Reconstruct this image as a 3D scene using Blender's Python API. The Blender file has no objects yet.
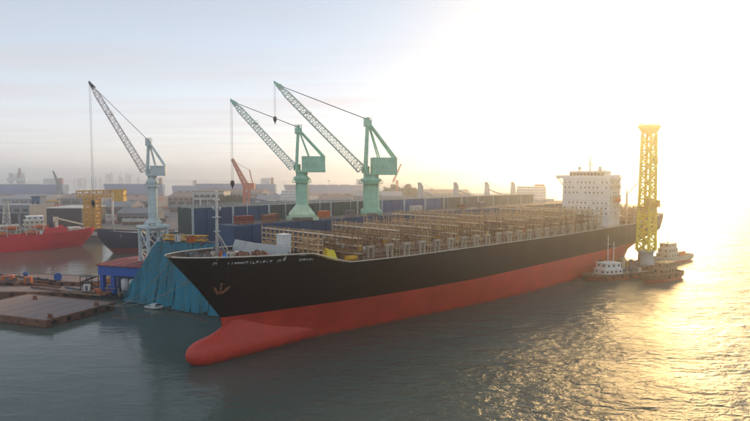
import bpy, bmesh, math, random
from mathutils import Vector, Matrix
random.seed(7)
R = math.radians
sc = bpy.context.scene
COL = sc.collection

# ---------------------------------------------------------------- camera
F, CX, CY, HOR, CAMH = 560.0, 375.0, 210.5, 177.5, 44.2       # photo pixels, 750 x 421
PITCH = math.atan((CY - HOR) / F)
cam_d = bpy.data.cameras.new('camera'); cam = bpy.data.objects.new('camera', cam_d); COL.objects.link(cam)
cam_d.sensor_width = 36; cam_d.lens = F / 750 * 36; cam_d.clip_start = 1; cam_d.clip_end = 60000
cam.location = (0, 0, CAMH); cam.rotation_euler = (R(90) - PITCH, 0, 0)
sc.camera = cam

# ---------------------------------------------------------------- sky, sun, exposure
SUN_AZ, SUN_EL = R(26), R(15)
w = bpy.data.worlds.new('World'); sc.world = w; w.use_nodes = True
nt = w.node_tree; nt.nodes.clear()
def wn(t, **k):
    n = nt.nodes.new(t)
    for a, b in k.items(): setattr(n, a, b)
    return n
sky = wn('ShaderNodeTexSky', sky_type='NISHITA', sun_disc=False, sun_elevation=SUN_EL, sun_rotation=SUN_AZ,
         altitude=0, air_density=1.0, dust_density=0.08, ozone_density=2.0)
bg = wn('ShaderNodeBackground'); bg.inputs['Strength'].default_value = 0.148
out = wn('ShaderNodeOutputWorld')
# thin high cloud streaks: whiter, slightly brighter than the clear sky they cover
tc = wn('ShaderNodeTexCoord'); sep = wn('ShaderNodeSeparateXYZ')
dv = wn('ShaderNodeVectorMath', operation='DIVIDE'); mx = wn('ShaderNodeMath', operation='MAXIMUM'); mx.inputs[1].default_value = 0.04
comb = wn('ShaderNodeCombineXYZ'); mp = wn('ShaderNodeMapping'); mp.inputs['Scale'].default_value = (0.35, 1.1, 1); mp.inputs['Rotation'].default_value = (0, 0, R(-14))
noi = wn('ShaderNodeTexNoise'); noi.inputs['Scale'].default_value = 0.9; noi.inputs['Detail'].default_value = 6; noi.inputs['Roughness'].default_value = 0.55
rmp = wn('ShaderNodeValToRGB'); rmp.color_ramp.elements[0].position = 0.36; rmp.color_ramp.elements[1].position = 0.68
mixc = wn('ShaderNodeMix', data_type='RGBA'); bw = wn('ShaderNodeRGBToBW')
scl = wn('ShaderNodeMix', data_type='RGBA', blend_type='MULTIPLY'); scl.inputs[0].default_value = 1; scl.inputs[7].default_value = (1.05, 1.0, 1.0, 1)
L = nt.links.new
veil = wn('ShaderNodeMix', data_type='RGBA'); veil.inputs[0].default_value = 0.14; vr = wn('ShaderNodeValToRGB'); vr.color_ramp.elements[0].position = 0.02; vr.color_ramp.elements[0].color = (3.15, 2.98, 3.08, 1); vr.color_ramp.elements[1].position = 0.34; vr.color_ramp.elements[1].color = (1.9, 2.35, 2.7, 1); L(sep.outputs['Z'], vr.inputs[0]); L(vr.outputs[0], veil.inputs[6]); L(bw.outputs[0], veil.inputs[7])
L(tc.outputs['Generated'], sep.inputs[0]); L(sep.outputs['Z'], mx.inputs[0])
L(mx.outputs[0], comb.inputs[0]); L(mx.outputs[0], comb.inputs[1]); L(mx.outputs[0], comb.inputs[2])
L(tc.outputs['Generated'], dv.inputs[0]); L(comb.outputs[0], dv.inputs[1]); L(dv.outputs[0], mp.inputs[0])
L(mp.outputs[0], noi.inputs['Vector']); L(noi.outputs['Fac'], rmp.inputs[0])
L(sky.outputs[0], bw.inputs[0]); L(veil.outputs[2], scl.inputs[6])
fm = wn('ShaderNodeMath', operation='MULTIPLY_ADD'); fm.inputs[1].default_value = 0.20; fm.inputs[2].default_value = 0.74
L(rmp.outputs[0], fm.inputs[0]); L(fm.outputs[0], mixc.inputs[0]); L(sky.outputs[0], mixc.inputs[6]); L(scl.outputs[2], mixc.inputs[7])
L(mixc.outputs[2], bg.inputs['Color']); L(bg.outputs[0], out.inputs[0])

sun_d = bpy.data.lights.new('sun', 'SUN'); sun = bpy.data.objects.new('sun', sun_d); COL.objects.link(sun)
sun_d.energy = 2.0; sun_d.angle = R(14); sun_d.color = (1.0, 0.63, 0.25)
sdir = Vector((math.sin(SUN_AZ) * math.cos(SUN_EL), math.cos(SUN_AZ) * math.cos(SUN_EL), math.sin(SUN_EL)))
sun.rotation_euler = (-sdir).to_track_quat('-Z', 'Y').to_euler()
sun.location = sdir * 900

sc.view_settings.view_transform = 'Standard'; sc.view_settings.look = 'None'
sc.view_settings.gamma = 1; sc.view_settings.exposure = 0.76; sc.view_settings.use_curve_mapping = False
sc.render.engine = 'CYCLES'
sc.cycles.use_denoising = True
sc.cycles.max_bounces = 6; sc.cycles.diffuse_bounces = 3; sc.cycles.glossy_bounces = 3; sc.cycles.volume_bounces = 2
sc.cycles.transmission_bounces = 2; sc.cycles.transparent_max_bounces = 6
sc.cycles.caustics_reflective = False; sc.cycles.caustics_refractive = False

# ---------------------------------------------------------------- pixel -> place
def ray(px, py):
    x, y = (px - CX) / F, (CY - py) / F
    c, s = math.cos(PITCH), math.sin(PITCH)
    return Vector((x, c + y * s, -s + y * c))
def G(px, py, z=0.0):                       # on a level plane at height z
    d = ray(px, py); t = (z - CAMH) / d.z
    return Vector((0, 0, CAMH)) + d * t
def AT(px, py, dist):                       # at ground distance dist
    d = ray(px, py); return Vector((0, 0, CAMH)) + d * (dist / d.y)

# ---------------------------------------------------------------- materials
def mat(name, col, rough=0.6, metal=0.0, var=0.12, scale=0.6, rust=0.0, rustcol=(0.13, 0.045, 0.018), streak=False, bump=0.0, rand=0.0, spec=0.5):
    m = bpy.data.materials.new(name); m.use_nodes = True
    t = m.node_tree; n = t.nodes; l = t.links; b = n['Principled BSDF']
    b.inputs['Roughness'].default_value = rough; b.inputs['Metallic'].default_value = metal
    b.inputs['Specular IOR Level'].default_value = spec
    co = n.new('ShaderNodeTexCoord'); mapn = n.new('ShaderNodeMapping'); l.new(co.outputs['Object'], mapn.inputs[0])
    if streak: mapn.inputs['Scale'].default_value = (1, 1, 0.14)
    no = n.new('ShaderNodeTexNoise'); no.inputs['Scale'].default_value = scale; no.inputs['Detail'].default_value = 7; no.inputs['Roughness'].default_value = 0.62
    l.new(mapn.outputs[0], no.inputs['Vector'])
    r = n.new('ShaderNodeMapRange'); r.inputs[1].default_value = 0.3; r.inputs[2].default_value = 0.7; r.inputs[3].default_value = 1 - var; r.inputs[4].default_value = 1 + var
    l.new(no.outputs['Fac'], r.inputs[0])
    hsv = n.new('ShaderNodeHueSaturation'); hsv.inputs['Color'].default_value = (*col, 1)
    if rand:
        oi = n.new('ShaderNodeObjectInfo'); r2 = n.new('ShaderNodeMapRange'); r2.inputs[3].default_value = 1 - rand; r2.inputs[4].default_value = 1 + rand
        l.new(oi.outputs['Random'], r2.inputs[0]); mu = n.new('ShaderNodeMath'); mu.operation = 'MULTIPLY'
        l.new(r.outputs[0], mu.inputs[0]); l.new(r2.outputs[0], mu.inputs[1]); l.new(mu.outputs[0], hsv.inputs['Value'])
    else: l.new(r.outputs[0], hsv.inputs['Value'])
    last = hsv.outputs[0]
    if rust > 0:
        n2 = n.new('ShaderNodeTexNoise'); n2.inputs['Scale'].default_value = scale * 1.7; n2.inputs['Detail'].default_value = 8; n2.inputs['Roughness'].default_value = 0.7
        l.new(mapn.outputs[0], n2.inputs['Vector'])
        cr = n.new('ShaderNodeValToRGB'); cr.color_ramp.elements[0].position = 0.66 - rust * 0.3; cr.color_ramp.elements[1].position = 0.74 - rust * 0.2
        l.new(n2.outputs['Fac'], cr.inputs[0])
        mi = n.new('ShaderNodeMix'); mi.data_type = 'RGBA'; mi.inputs[7].default_value = (*rustcol, 1)
        l.new(cr.outputs[0], mi.inputs[0]); l.new(last, mi.inputs[6]); last = mi.outputs[2]
    l.new(last, b.inputs['Base Color'])
    rr = n.new('ShaderNodeMapRange'); rr.inputs[1].default_value = 0.3; rr.inputs[2].default_value = 0.7; rr.inputs[3].default_value = max(0.05, rough - 0.1); rr.inputs[4].default_value = min(1, rough + 0.12)
    l.new(no.outputs['Fac'], rr.inputs[0]); l.new(rr.outputs[0], b.inputs['Roughness'])
    if bump:
        bp = n.new('ShaderNodeBump'); bp.inputs['Strength'].default_value = 0.6; bp.inputs['Distance'].default_value = bump
        l.new(no.outputs['Fac'], bp.inputs['Height']); l.new(bp.outputs[0], b.inputs['Normal'])
    return m
M = {}
def dm(k, *a, **kw): M[k] = mat(k, *a, **kw)
dm('hull_black', (0.007, 0.008, 0.011), 0.5, spec=0.22, var=0.35, scale=0.12, rust=0.06, rustcol=(0.03, 0.022, 0.017), streak=True, bump=0.05)
dm('hull_red', (0.58, 0.055, 0.032), 0.52, var=0.16, scale=0.14, rust=0.10, rustcol=(0.44, 0.05, 0.035), bump=0.06)
dm('deck_tan', (0.34, 0.24, 0.17), 0.8, var=0.25, scale=0.35, rust=0.35, rustcol=(0.16, 0.07, 0.035))
dm('deck_grey', (0.22, 0.23, 0.23), 0.75, var=0.2, scale=0.3, rust=0.15)
dm('bulk_grey', (0.42, 0.43, 0.42), 0.65, var=0.1, scale=0.2, rust=0.1)
dm('hatch', (0.34, 0.22, 0.16), 0.75, var=0.25, scale=0.25, rust=0.35, rustcol=(0.17, 0.06, 0.03), rand=0.25)
dm('lash', (0.46, 0.31, 0.17), 0.7, var=0.25, scale=0.5, rust=0.3, rustcol=(0.20, 0.075, 0.03), rand=0.25)
dm('lash_dark', (0.22, 0.12, 0.065), 0.75, var=0.3, scale=0.5, rust=0.3, rand=0.2)
dm('cream', (0.62, 0.54, 0.42), 0.6, var=0.15, scale=0.5, rust=0.15, rand=0.1)
dm('white', (0.74, 0.74, 0.72), 0.5, var=0.07, scale=0.3, rust=0.03, rustcol=(0.4, 0.3, 0.2), streak=True)
dm('offwhite', (0.55, 0.54, 0.51), 0.6, var=0.15, scale=0.3, rust=0.12, rustcol=(0.3, 0.2, 0.13), streak=True, rand=0.12)
dm('green', (0.36, 0.64, 0.47), 0.5, var=0.14, scale=0.4, rust=0.05, rustcol=(0.16, 0.16, 0.10))
dm('green_pale', (0.55, 0.70, 0.48), 0.55, var=0.14, scale=0.4, rust=0.06, rustcol=(0.2, 0.16, 0.1))
dm('jib_grey', (0.70, 0.80, 0.74), 0.55, var=0.15, scale=0.4)
dm('jib_red', (0.78, 0.72, 0.72), 0.55, var=0.15, scale=0.4, rust=0.1)
dm('crane_grey', (0.56, 0.64, 0.64), 0.55, var=0.15, scale=0.4, rust=0.06)
dm('navy', (0.014, 0.060, 0.140), 0.55, var=0.22, scale=0.12, rust=0.05, rustcol=(0.05, 0.06, 0.08), streak=True, rand=0.18)
dm('navy_light', (0.035, 0.11, 0.25), 0.6, var=0.2, scale=0.1, rand=0.15)
dm('grey_green', (0.055, 0.085, 0.085), 0.65, var=0.2, scale=0.12, rust=0.08, rustcol=(0.09, 0.06, 0.04), streak=True, rand=0.15)
dm('post', (0.45, 0.50, 0.50), 0.6, var=0.15)
dm('teal', (0.018, 0.19, 0.27), 0.75, var=0.35, scale=0.28, streak=True, bump=0.25, rust=0.12, rustcol=(0.02, 0.20, 0.26))
dm('blue', (0.012, 0.10, 0.42), 0.5, var=0.15, scale=0.3, rust=0.06)
dm('bright_blue', (0.02, 0.16, 0.55), 0.6, var=0.15, scale=0.6)
dm('red_roof', (0.23, 0.035, 0.035), 0.65, var=0.2, scale=0.25, rust=0.15)
dm('ship_red', (0.75, 0.010, 0.022), 0.45, var=0.1, scale=0.2)
dm('orange', (0.60, 0.13, 0.03), 0.5, var=0.15, scale=0.8)
dm('yellow', (0.66, 0.36, 0.02), 0.5, var=0.15, scale=0.5, rust=0.08)
dm('lemon', (0.85, 0.66, 0.03), 0.5, var=0.1, scale=0.5)
dm('rusty', (0.22, 0.105, 0.065), 0.85, var=0.4, scale=0.25, rust=0.4, rustcol=(0.055, 0.032, 0.022), bump=0.08)
dm('rusty_deck', (0.26, 0.19, 0.17), 0.85, var=0.35, scale=0.16, rust=0.4, rustcol=(0.12, 0.055, 0.03), bump=0.08)
dm('steel', (0.16, 0.16, 0.17), 0.55, metal=0.3, var=0.2, scale=0.8, rust=0.15)
dm('dark', (0.022, 0.024, 0.028), 0.6, var=0.3, scale=0.5)
dm('rubber', (0.012, 0.012, 0.012), 0.85, var=0.3, scale=2)
dm('glass', (0.02, 0.028, 0.035), 0.12, var=0.1)
dm('roof_grey', (0.24, 0.25, 0.27), 0.75, var=0.22, scale=0.08, rust=0.2, rustcol=(0.17, 0.11, 0.08), rand=0.2)
dm('roof_brown', (0.22, 0.15, 0.13), 0.8, var=0.25, scale=0.08, rust=0.2, rand=0.25)
dm('wall_grey', (0.25, 0.26, 0.28), 0.75, var=0.15, scale=0.12, streak=True, rust=0.1, rand=0.2)
dm('land', (0.15, 0.145, 0.145), 0.95, var=0.35, scale=0.03, rust=0.35, rustcol=(0.09, 0.085, 0.085), bump=0.1)
dm('concrete', (0.30, 0.285, 0.27), 0.9, var=0.2, scale=0.2, rust=0.15, rustcol=(0.15, 0.12, 0.1))
dm('rope', (0.30, 0.27, 0.20), 0.9, var=0.2)
dm('anchor_rust', (0.24, 0.10, 0.055), 0.85, var=0.3, scale=1.5, rust=0.2)
dm('hill', (0.05, 0.075, 0.06), 0.95, var=0.2, scale=0.002)
dm('tower', (0.33, 0.34, 0.36), 0.7, var=0.1, scale=0.01, rand=0.25)
dm('leaf', (0.055, 0.085, 0.030), 0.8, var=0.35, scale=0.5, rand=0.2)
dm('trunk', (0.10, 0.07, 0.045), 0.9, var=0.3, scale=1)
dm('wood', (0.30, 0.20, 0.12), 0.85, var=0.25, scale=0.6)
dm('navy_hull', (0.010, 0.022, 0.060), 0.5, var=0.3, scale=0.15, streak=True, rust=0.05)
dm('far_blue', (0.004, 0.12, 0.34), 0.55, var=0.12, scale=0.02)
dm('pedestal', (0.46, 0.39, 0.30), 0.65, var=0.2, scale=0.5, rust=0.2, rand=0.2)
dm('tank_white', (0.60, 0.60, 0.58), 0.5, var=0.1, scale=0.3, rust=0.06, streak=True)

def plate_detail(m, length=9.0, height=2.6, stain=None, lo=0.84, hi=1.14):
    # welded plates: each one a shade different, seams slightly raised, streaks below the edge
    t = m.node_tree; n = t.nodes; l = t.links; b = n['Principled BSDF']; co = n.new('ShaderNodeTexCoord'); sp = n.new('ShaderNodeSeparateXYZ'); cb = n.new('ShaderNodeCombineXYZ')
    l.new(co.outputs['Object'], sp.inputs[0]); l.new(sp.outputs['X'], cb.inputs['X']); l.new(sp.outputs['Z'], cb.inputs['Y'])
    br = n.new('ShaderNodeTexBrick'); br.inputs['Scale'].default_value = 1; br.inputs['Brick Width'].default_value = length; br.inputs['Row Height'].default_value = height
    br.inputs['Mortar Size'].default_value = 0.07; br.inputs['Mortar Smooth'].default_value = 0.6; br.inputs['Color1'].default_value = (lo, lo, lo, 1); br.inputs['Color2'].default_value = (hi, hi, hi, 1); br.inputs['Mortar'].default_value = (hi * 1.1, hi * 1.08, hi * 1.06, 1)
    l.new(cb.outputs[0], br.inputs['Vector'])
    old = b.inputs['Base Color'].links[0].from_socket; mu = n.new('ShaderNodeMix'); mu.data_type = 'RGBA'; mu.blend_type = 'MULTIPLY'; mu.inputs[0].default_value = 1
    l.new(old, mu.inputs[6]); l.new(br.outputs['Color'], mu.inputs[7]); last = mu.outputs[2]
    if stain:
        mr = n.new('ShaderNodeMapRange'); mr.inputs[1].default_value = stain[0]; mr.inputs[2].default_value = stain[1]; mr.inputs[3].default_value = 1; mr.inputs[4].default_value = 0
        no = n.new('ShaderNodeTexNoise'); no.inputs['Scale'].default_value = 0.35; no.inputs['Detail'].default_value = 6; l.new(co.outputs['Object'], no.inputs['Vector'])
        ad = n.new('ShaderNodeMath'); ad.operation = 'MULTIPLY_ADD'; ad.inputs[1].default_value = 2.4; l.new(no.outputs['Fac'], ad.inputs[0]); l.new(sp.outputs['Z'], ad.inputs[2]); l.new(ad.outputs[0], mr.inputs[0])
        mx2 = n.new('ShaderNodeMix'); mx2.data_type = 'RGBA'; mx2.inputs[7].default_value = (*stain[2], 1); l.new(mr.outputs[0], mx2.inputs[0]); l.new(last, mx2.inputs[6]); last = mx2.outputs[2]
    l.new(last, b.inputs['Base Color'])
    bp = n.new('ShaderNodeBump'); bp.inputs['Strength'].default_value = 0.35; bp.inputs['Distance'].default_value = 0.04; l.new(br.outputs['Fac'], bp.inputs['Height'])
    if b.inputs['Normal'].links: l.new(b.inputs['Normal'].links[0].from_socket, bp.inputs['Normal'])
    l.new(bp.outputs[0], b.inputs['Normal'])
plate_detail(M['hull_black'], 10, 2.7); plate_detail(M['hull_red'], 10, 2.6, (0.9, 2.3, (0.20, 0.05, 0.035)), 0.93, 1.06)
for k_ in ('green', 'green_pale', 'crane_grey', 'white'): plate_detail(M[k_], 2.4, 2.5, None, 0.93, 1.06)

# ---------------------------------------------------------------- mesh builder
class MB:
    def __init__(s): s.v = []; s.f = []; s.sm = []
    def add(s, vs, fs, smooth=False):
        o = len(s.v); s.v += [tuple(v) for v in vs]
        for f in fs: s.f.append([i + o for i in f]); s.sm.append(smooth)
        return s
    def box(s, c, d, rz=0.0):
        hx, hy, hz = d[0] / 2, d[1] / 2, d[2] / 2; ca, sa = math.cos(rz), math.sin(rz)
        vs = []
        for z in (-hz, hz):
            for x, y in ((-hx, -hy), (hx, -hy), (hx, hy), (-hx, hy)):
                vs.append((c[0] + x * ca - y * sa, c[1] + x * sa + y * ca, c[2] + z))
        return s.add(vs, [(3, 2, 1, 0), (4, 5, 6, 7), (0, 1, 5, 4), (1, 2, 6, 5), (2, 3, 7, 6), (3, 0, 4, 7)])
    def span(s, x0, x1, y0, y1, z0, z1):
        return s.box(((x0 + x1) / 2, (y0 + y1) / 2, (z0 + z1) / 2), (abs(x1 - x0), abs(y1 - y0), abs(z1 - z0)))
    def cyl(s, a, b, r, r2=None, n=10, cap=True, smooth=True):
        a = Vector(a); b = Vector(b); r2 = r if r2 is None else r2
        d = (b - a).normalized(); up = Vector((0, 0, 1)) if abs(d.z) < 0.95 else Vector((1, 0, 0))
        p = d.cross(up).normalized(); q = d.cross(p)
        vs = []
        for k in range(n):
            t = 2 * math.pi * k / n; e = p * math.cos(t) + q * math.sin(t)
            vs.append(a + e * r); vs.append(b + e * r2)
        o = len(s.v); s.add(vs, [(2 * k, 2 * ((k + 1) % n), 2 * ((k + 1) % n) + 1, 2 * k + 1) for k in range(n)], smooth)
        if cap:
            s.f.append([o + 2 * k for k in range(n)][::-1]); s.sm.append(False)
            s.f.append([o + 2 * k + 1 for k in range(n)]); s.sm.append(False)
        return s
    def bar(s, a, b, w=0.2): return s.cyl(a, b, w * 0.707, n=4, smooth=False)
    def path(s, pts, r, n=6):
        for a, b in zip(pts, pts[1:]): s.cyl(a, b, r, n=n, cap=True)
        return s
    def prism(s, poly, z0, z1):
        n = len(poly); vs = [(x, y, z0) for x, y in poly] + [(x, y, z1) for x, y in poly]
        return s.add(vs, [tuple(range(n))[::-1], tuple(range(n, 2 * n))] + [(k, (k + 1) % n, n + (k + 1) % n, n + k) for k in range(n)])
    def grid(s, rows, smooth=True, close=False):
        m = len(rows[0]); vs = [p for r in rows for p in r]; fs = []
        for i in range(len(rows) - 1):
            for j in range(m - (0 if close else 1)):
                a = i * m + j; b = i * m + (j + 1) % m
                fs.append((a, b, b + m, a + m))
        return s.add(vs, fs, smooth)
    def lathe(s, prof, c=(0, 0, 0), n=20):
        rows = [[(c[0] + r * math.cos(2 * math.pi * k / n), c[1] + r * math.sin(2 * math.pi * k / n), c[2] + z) for k in range(n)] for r, z in prof]
        return s.grid(rows, True, True)
    def rail(s, pts, h=1.1, step=2.0, w=0.06, rails=(0.55, 1.1)):
        for a, b in zip(pts, pts[1:]):
            a = Vector(a); b = Vector(b); n = max(1, int((b - a).length / step))
            for k in range(n + 1):
                p = a.lerp(b, k / n); s.bar(p, p + Vector((0, 0, h)), w)
            for r in rails: s.bar(a + Vector((0, 0, r)), b + Vector((0, 0, r)), w)
        return s
    def mesh(s, name, m):
        me = bpy.data.meshes.new(name); me.from_pydata(s.v, [], s.f)
        me.polygons.foreach_set('use_smooth', s.sm)
        bm = bmesh.new(); bm.from_mesh(me); bmesh.ops.recalc_face_normals(bm, faces=bm.faces); bm.to_mesh(me); bm.free()
        me.materials.append(M[m] if isinstance(m, str) else m); me.update(); return me
    def build(s, name, m, parent=None, loc=None):
        o = bpy.data.objects.new(name, s.mesh(name, m)); COL.objects.link(o)
        if parent: o.parent = parent
        if loc is not None: o.location = loc
        return o
def tag(o, label, cat, group=None):
    o['label'] = label; o['category'] = cat
    if group: o['group'] = group
    return o
def struct(o): o['kind'] = 'structure'; return o
def thing(name, label, cat, loc=(0, 0, 0), rz=0.0, group=None):
    o = bpy.data.objects.new(name, None); COL.objects.link(o); o.location = loc; o.rotation_euler = (0, 0, rz); o.empty_display_size = 1
    return tag(o, label, cat, group)
def part(name, me, parent, loc=(0, 0, 0), rz=0.0):
    o = bpy.data.objects.new(name, me); COL.objects.link(o); o.parent = parent; o.location = loc; o.rotation_euler = (0, 0, rz); return o
def copy_tree(o, parent=None):
    c = o.copy(); COL.objects.link(c); c.parent = parent
    for ch in o.children: copy_tree(ch, c)
    return c
def lerp_tab(tab, x):
    if x <= tab[0][0]: return tab[0][1]
    for (a, b), (c, d) in zip(tab, tab[1:]):
        if x <= c: return b + (d - b) * (x - a) / (c - a)
    return tab[-1][1]
def catenary(a, b, sag, n=14):
    a = Vector(a); b = Vector(b)
    return [a.lerp(b, k / n) - Vector((0, 0, sag * 4 * (k / n) * (1 - k / n))) for k in range(n + 1)]

# ---------------------------------------------------------------- water, land, hills
def water_mat():
    m = bpy.data.materials.new('water'); m.use_nodes = True; t = m.node_tree; n = t.nodes; l = t.links; b = n['Principled BSDF']
    b.inputs['Base Color'].default_value = (0.088, 0.108, 0.090, 1); b.inputs['IOR'].default_value = 1.33; b.inputs['Specular IOR Level'].default_value = 0.22; b.inputs['Roughness'].default_value = 0.2
    ge = n.new('ShaderNodeNewGeometry')
    def noise(scale, sx, sy, rz, detail=3, dist=0.0):
        mp = n.new('ShaderNodeMapping'); mp.inputs['Rotation'].default_value = (0, 0, R(rz)); mp.inputs['Scale'].default_value = (sx, sy, 1)
        l.new(ge.outputs['Position'], mp.inputs[0]); no = n.new('ShaderNodeTexNoise'); no.inputs['Scale'].default_value = scale; no.inputs['Detail'].default_value = detail
        no.inputs['Distortion'].default_value = dist; l.new(mp.outputs[0], no.inputs['Vector']); return no.outputs['Fac']
    def mul(a, v):
        x = n.new('ShaderNodeMath'); x.operation = 'MULTIPLY'; l.new(a, x.inputs[0])
        if isinstance(v, float): x.inputs[1].default_value = v
        else: l.new(v, x.inputs[1])
        return x.outputs[0]
    def add(a, c):
        x = n.new('ShaderNodeMath'); x.operation = 'ADD'; l.new(a, x.inputs[0]); l.new(c, x.inputs[1]); return x.outputs[0]
    # open water to the east is choppier than the basin in the lee of the dock
    sp = n.new('ShaderNodeSeparateXYZ'); l.new(ge.outputs['Position'], sp.inputs[0])
    lee = n.new('ShaderNodeMapRange'); lee.inputs[1].default_value = -55; lee.inputs[2].default_value = 45; lee.inputs[3].default_value = 0.10; lee.inputs[4].default_value = 1.0
    lee.interpolation_type = 'SMOOTHSTEP'; l.new(sp.outputs[0], lee.inputs[0])
    rg = n.new('ShaderNodeMapRange'); rg.inputs[1].default_value = 0.10; rg.inputs[2].default_value = 1.0; rg.inputs[3].default_value = 0.10; rg.inputs[4].default_value = 0.27; l.new(lee.outputs[0], rg.inputs[0]); l.new(rg.outputs[0], b.inputs['Roughness'])
    gust = n.new('ShaderNodeMapRange'); gust.inputs[1].default_value = 0.35; gust.inputs[2].default_value = 0.65; gust.inputs[3].default_value = 0.55; gust.inputs[4].default_value = 1.25
    l.new(noise(0.02, 1, 1.6, 20, 3), gust.inputs[0])
    big = noise(0.20, 0.45, 1.0, -16, 2, 0.6); mid = noise(0.62, 0.55, 1.0, 12, 3, 0.4); fine = noise(2.2, 0.7, 1.0, -8, 3)
    h = add(add(mul(big, 1.0), mul(mid, 0.55)), mul(fine, 0.14))
    h = mul(mul(h, lee.outputs[0]), gust.outputs[0])
    bp = n.new('ShaderNodeBump'); bp.inputs['Strength'].default_value = 1.0; bp.inputs['Distance'].default_value = 1.25
    l.new(h, bp.inputs['Height']); l.new(bp.outputs[0], b.inputs['Normal'])
    return m
M['water'] = water_mat()
WR = 9000
sea = MB().add([(-WR, -600, 0), (WR, -600, 0), (WR, WR * 1.3, 0), (-WR, WR * 1.3, 0)], [(0, 1, 2, 3)]).build('water', 'water'); struct(sea)

# ---------------------------------------------------------------- the container ship
TH = 0.774
BOW = Vector((-44.0, 128.2, 0)); UV = Vector((math.sin(TH), math.cos(TH), 0)); NV = Vector((math.cos(TH), -math.sin(TH), 0))
SHIP_RZ = math.pi / 2 - TH
def P(s, n, z=0.0): return BOW + UV * s + NV * n + Vector((0, 0, z))      # along the ship from the bow, towards port, up
HB, ZR, LS = 14.8, 10.1, 285.0
STEM = [(-3, 12), (0, 11.4), (5, 10.2), (8, 9.5), (10.1, 9.1), (18, 3.2), (26.4, -4.1), (30, -7)]
STERN = [(-3, 264), (0, 267), (6, 273), (11, 282), (20, 290), (30, 292)]
ZTOP = [(-8, 26.5), (24, 25.4), (28, 25.2), (39, 21.8), (60, 21.4), (160, 20.2), (240, 20.2), (265, 21.0), (292, 23.6)]
LE = lambda z: 140 - 90 * max(0, min(1, z / 26))
PE = lambda z: lerp_tab([(-3, 1.6), (0, 1.45), (10, 0.93), (18, 0.66), (26, 0.46)], z)
def hb(s, z):
    t = max(0, min(1, (s - lerp_tab(STEM, z)) / LE(z))); f = math.sin(math.pi / 2 * t) ** PE(z) if t > 0 else 0
    ta = max(0, min(1, (lerp_tab(STERN, z) - s) / (75 - 1.6 * max(0, z)))); wt = max(0, min(0.9, (z - 6) / 9))
    return HB * f * (wt + (1 - wt) * math.sin(math.pi / 2 * ta) ** 0.85) + 0.04
US = [0.5 * (1 - math.cos(math.pi * k / 24)) * 0.30 for k in range(24)] + [0.15 + 0.0] * 0
US = sorted(set([0.16 * (k / 16) ** 1.6 for k in range(17)] + [0.16 + 0.62 * k / 30 for k in range(31)] + [0.78 + 0.22 * k / 18 for k in range(19)]))
def ship_pt(u, z): a, b = lerp_tab(STEM, z), lerp_tab(STERN, z); return a + u * (b - a)
def hull_rows(zs, side):
    rows = []
    for u in US:
        s0 = ship_pt(u, 21); row = []
        for zz in zs:
            z = zz if not isinstance(zz, tuple) else ZR + zz[0] * (lerp_tab(ZTOP, s0) - ZR)
            s = ship_pt(u, z); row.append((s, side * hb(s, z), z))
        rows.append(row)
    return rows
ship = thing('container_ship', 'long black and red container ship without containers, moored beside the floating dock', 'ship', BOW, SHIP_RZ)
def hull_part(name, m, zs):
    b = MB(); a = hull_rows(zs, -1); c = hull_rows(zs, 1); b.grid(a); b.grid(c)
    e0 = a[-1]; e1 = c[-1]; b.grid([e0, [(p[0], 0, p[2]) for p in e0], e1], False)
    return b.build(name, m, ship)
hull_part('hull_bottom', 'hull_red', [-3, -1, 0, 1.5, 3, 4.5, 6, 7.5, 9, ZR])
hull_part('hull_topside', 'hull_black', [(k / 12,) for k in range(13)])
# bulbous bow, faired up into the stem
rows = []
for k in range(40):
    s = 52 * (k / 39) ** 1.7; g = min(1, s / 7.2); r = (1 - (1 - g) ** 2.2) ** 0.5
    lift = 5.2 * max(0, min(1, (s - 5.0) / 9)) ** 1.5; rz_, ry = 3.6 * r, (3.35 - 0.7 * max(0, (s - 18) / 34)) * r; row = []
    for j in range(36):
        t = 2 * math.pi * j / 36; sn = math.sin(t); cz = 2.45 - 0.008 * s
        z = cz + rz_ * sn + (lift * max(0, sn) ** 9); row.append((s + 0.0, ry * math.cos(t) * (1 + 0.04 * sn), z))
    rows.append(row)
MB().grid(rows, True, True).build('bulbous_bow', 'hull_red', ship)
# decks
def deck_rows(s0, s1, dz, inset=0.12, n=30):
    rows = []
    for k in range(n + 1):
        s = s0 + (s1 - s0) * k / n; z = lerp_tab(ZTOP, s) - dz; h = max(0.02, hb(s, z) - inset); rows.append([(s, -h, z), (s, 0, z + 0.12), (s, h, z)])
    return rows
MB().grid(deck_rows(-2.6, 27.8, 1.3), False).build('forecastle_deck', 'deck_tan', ship)
MB().grid(deck_rows(27.9, 289.5, 0.25, n=70), False).build('main_deck', 'deck_tan', ship)
MB().span(27.4, 27.8, -hb(27.6, 21) + 0.5, hb(27.6, 21) - 0.5, 20.6, 24.1).build('forecastle_bulkhead', 'bulk_grey', ship)
for side in (-1, 1):
    pts = [(s, side * (hb(s, lerp_tab(ZTOP, s)) + 0.02), lerp_tab(ZTOP, s) + 0.06) for s in [-3.8 + 0.9 * k for k in range(36)] + [30 + 5 * k for k in range(51)]]
    b = MB()
    for a, c in zip(pts, pts[1:]): b.bar(a, c, 0.22)
    b.build('rail_cap', 'cream', ship)
    MB().rail([(s, side * (hb(s, 20) - 0.3), lerp_tab(ZTOP, s) - 0.2) for s in [40 + 8 * k for k in range(31)]], 1.2, 2.6, 0.07).build('handrail', 'cream', ship)
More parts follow.
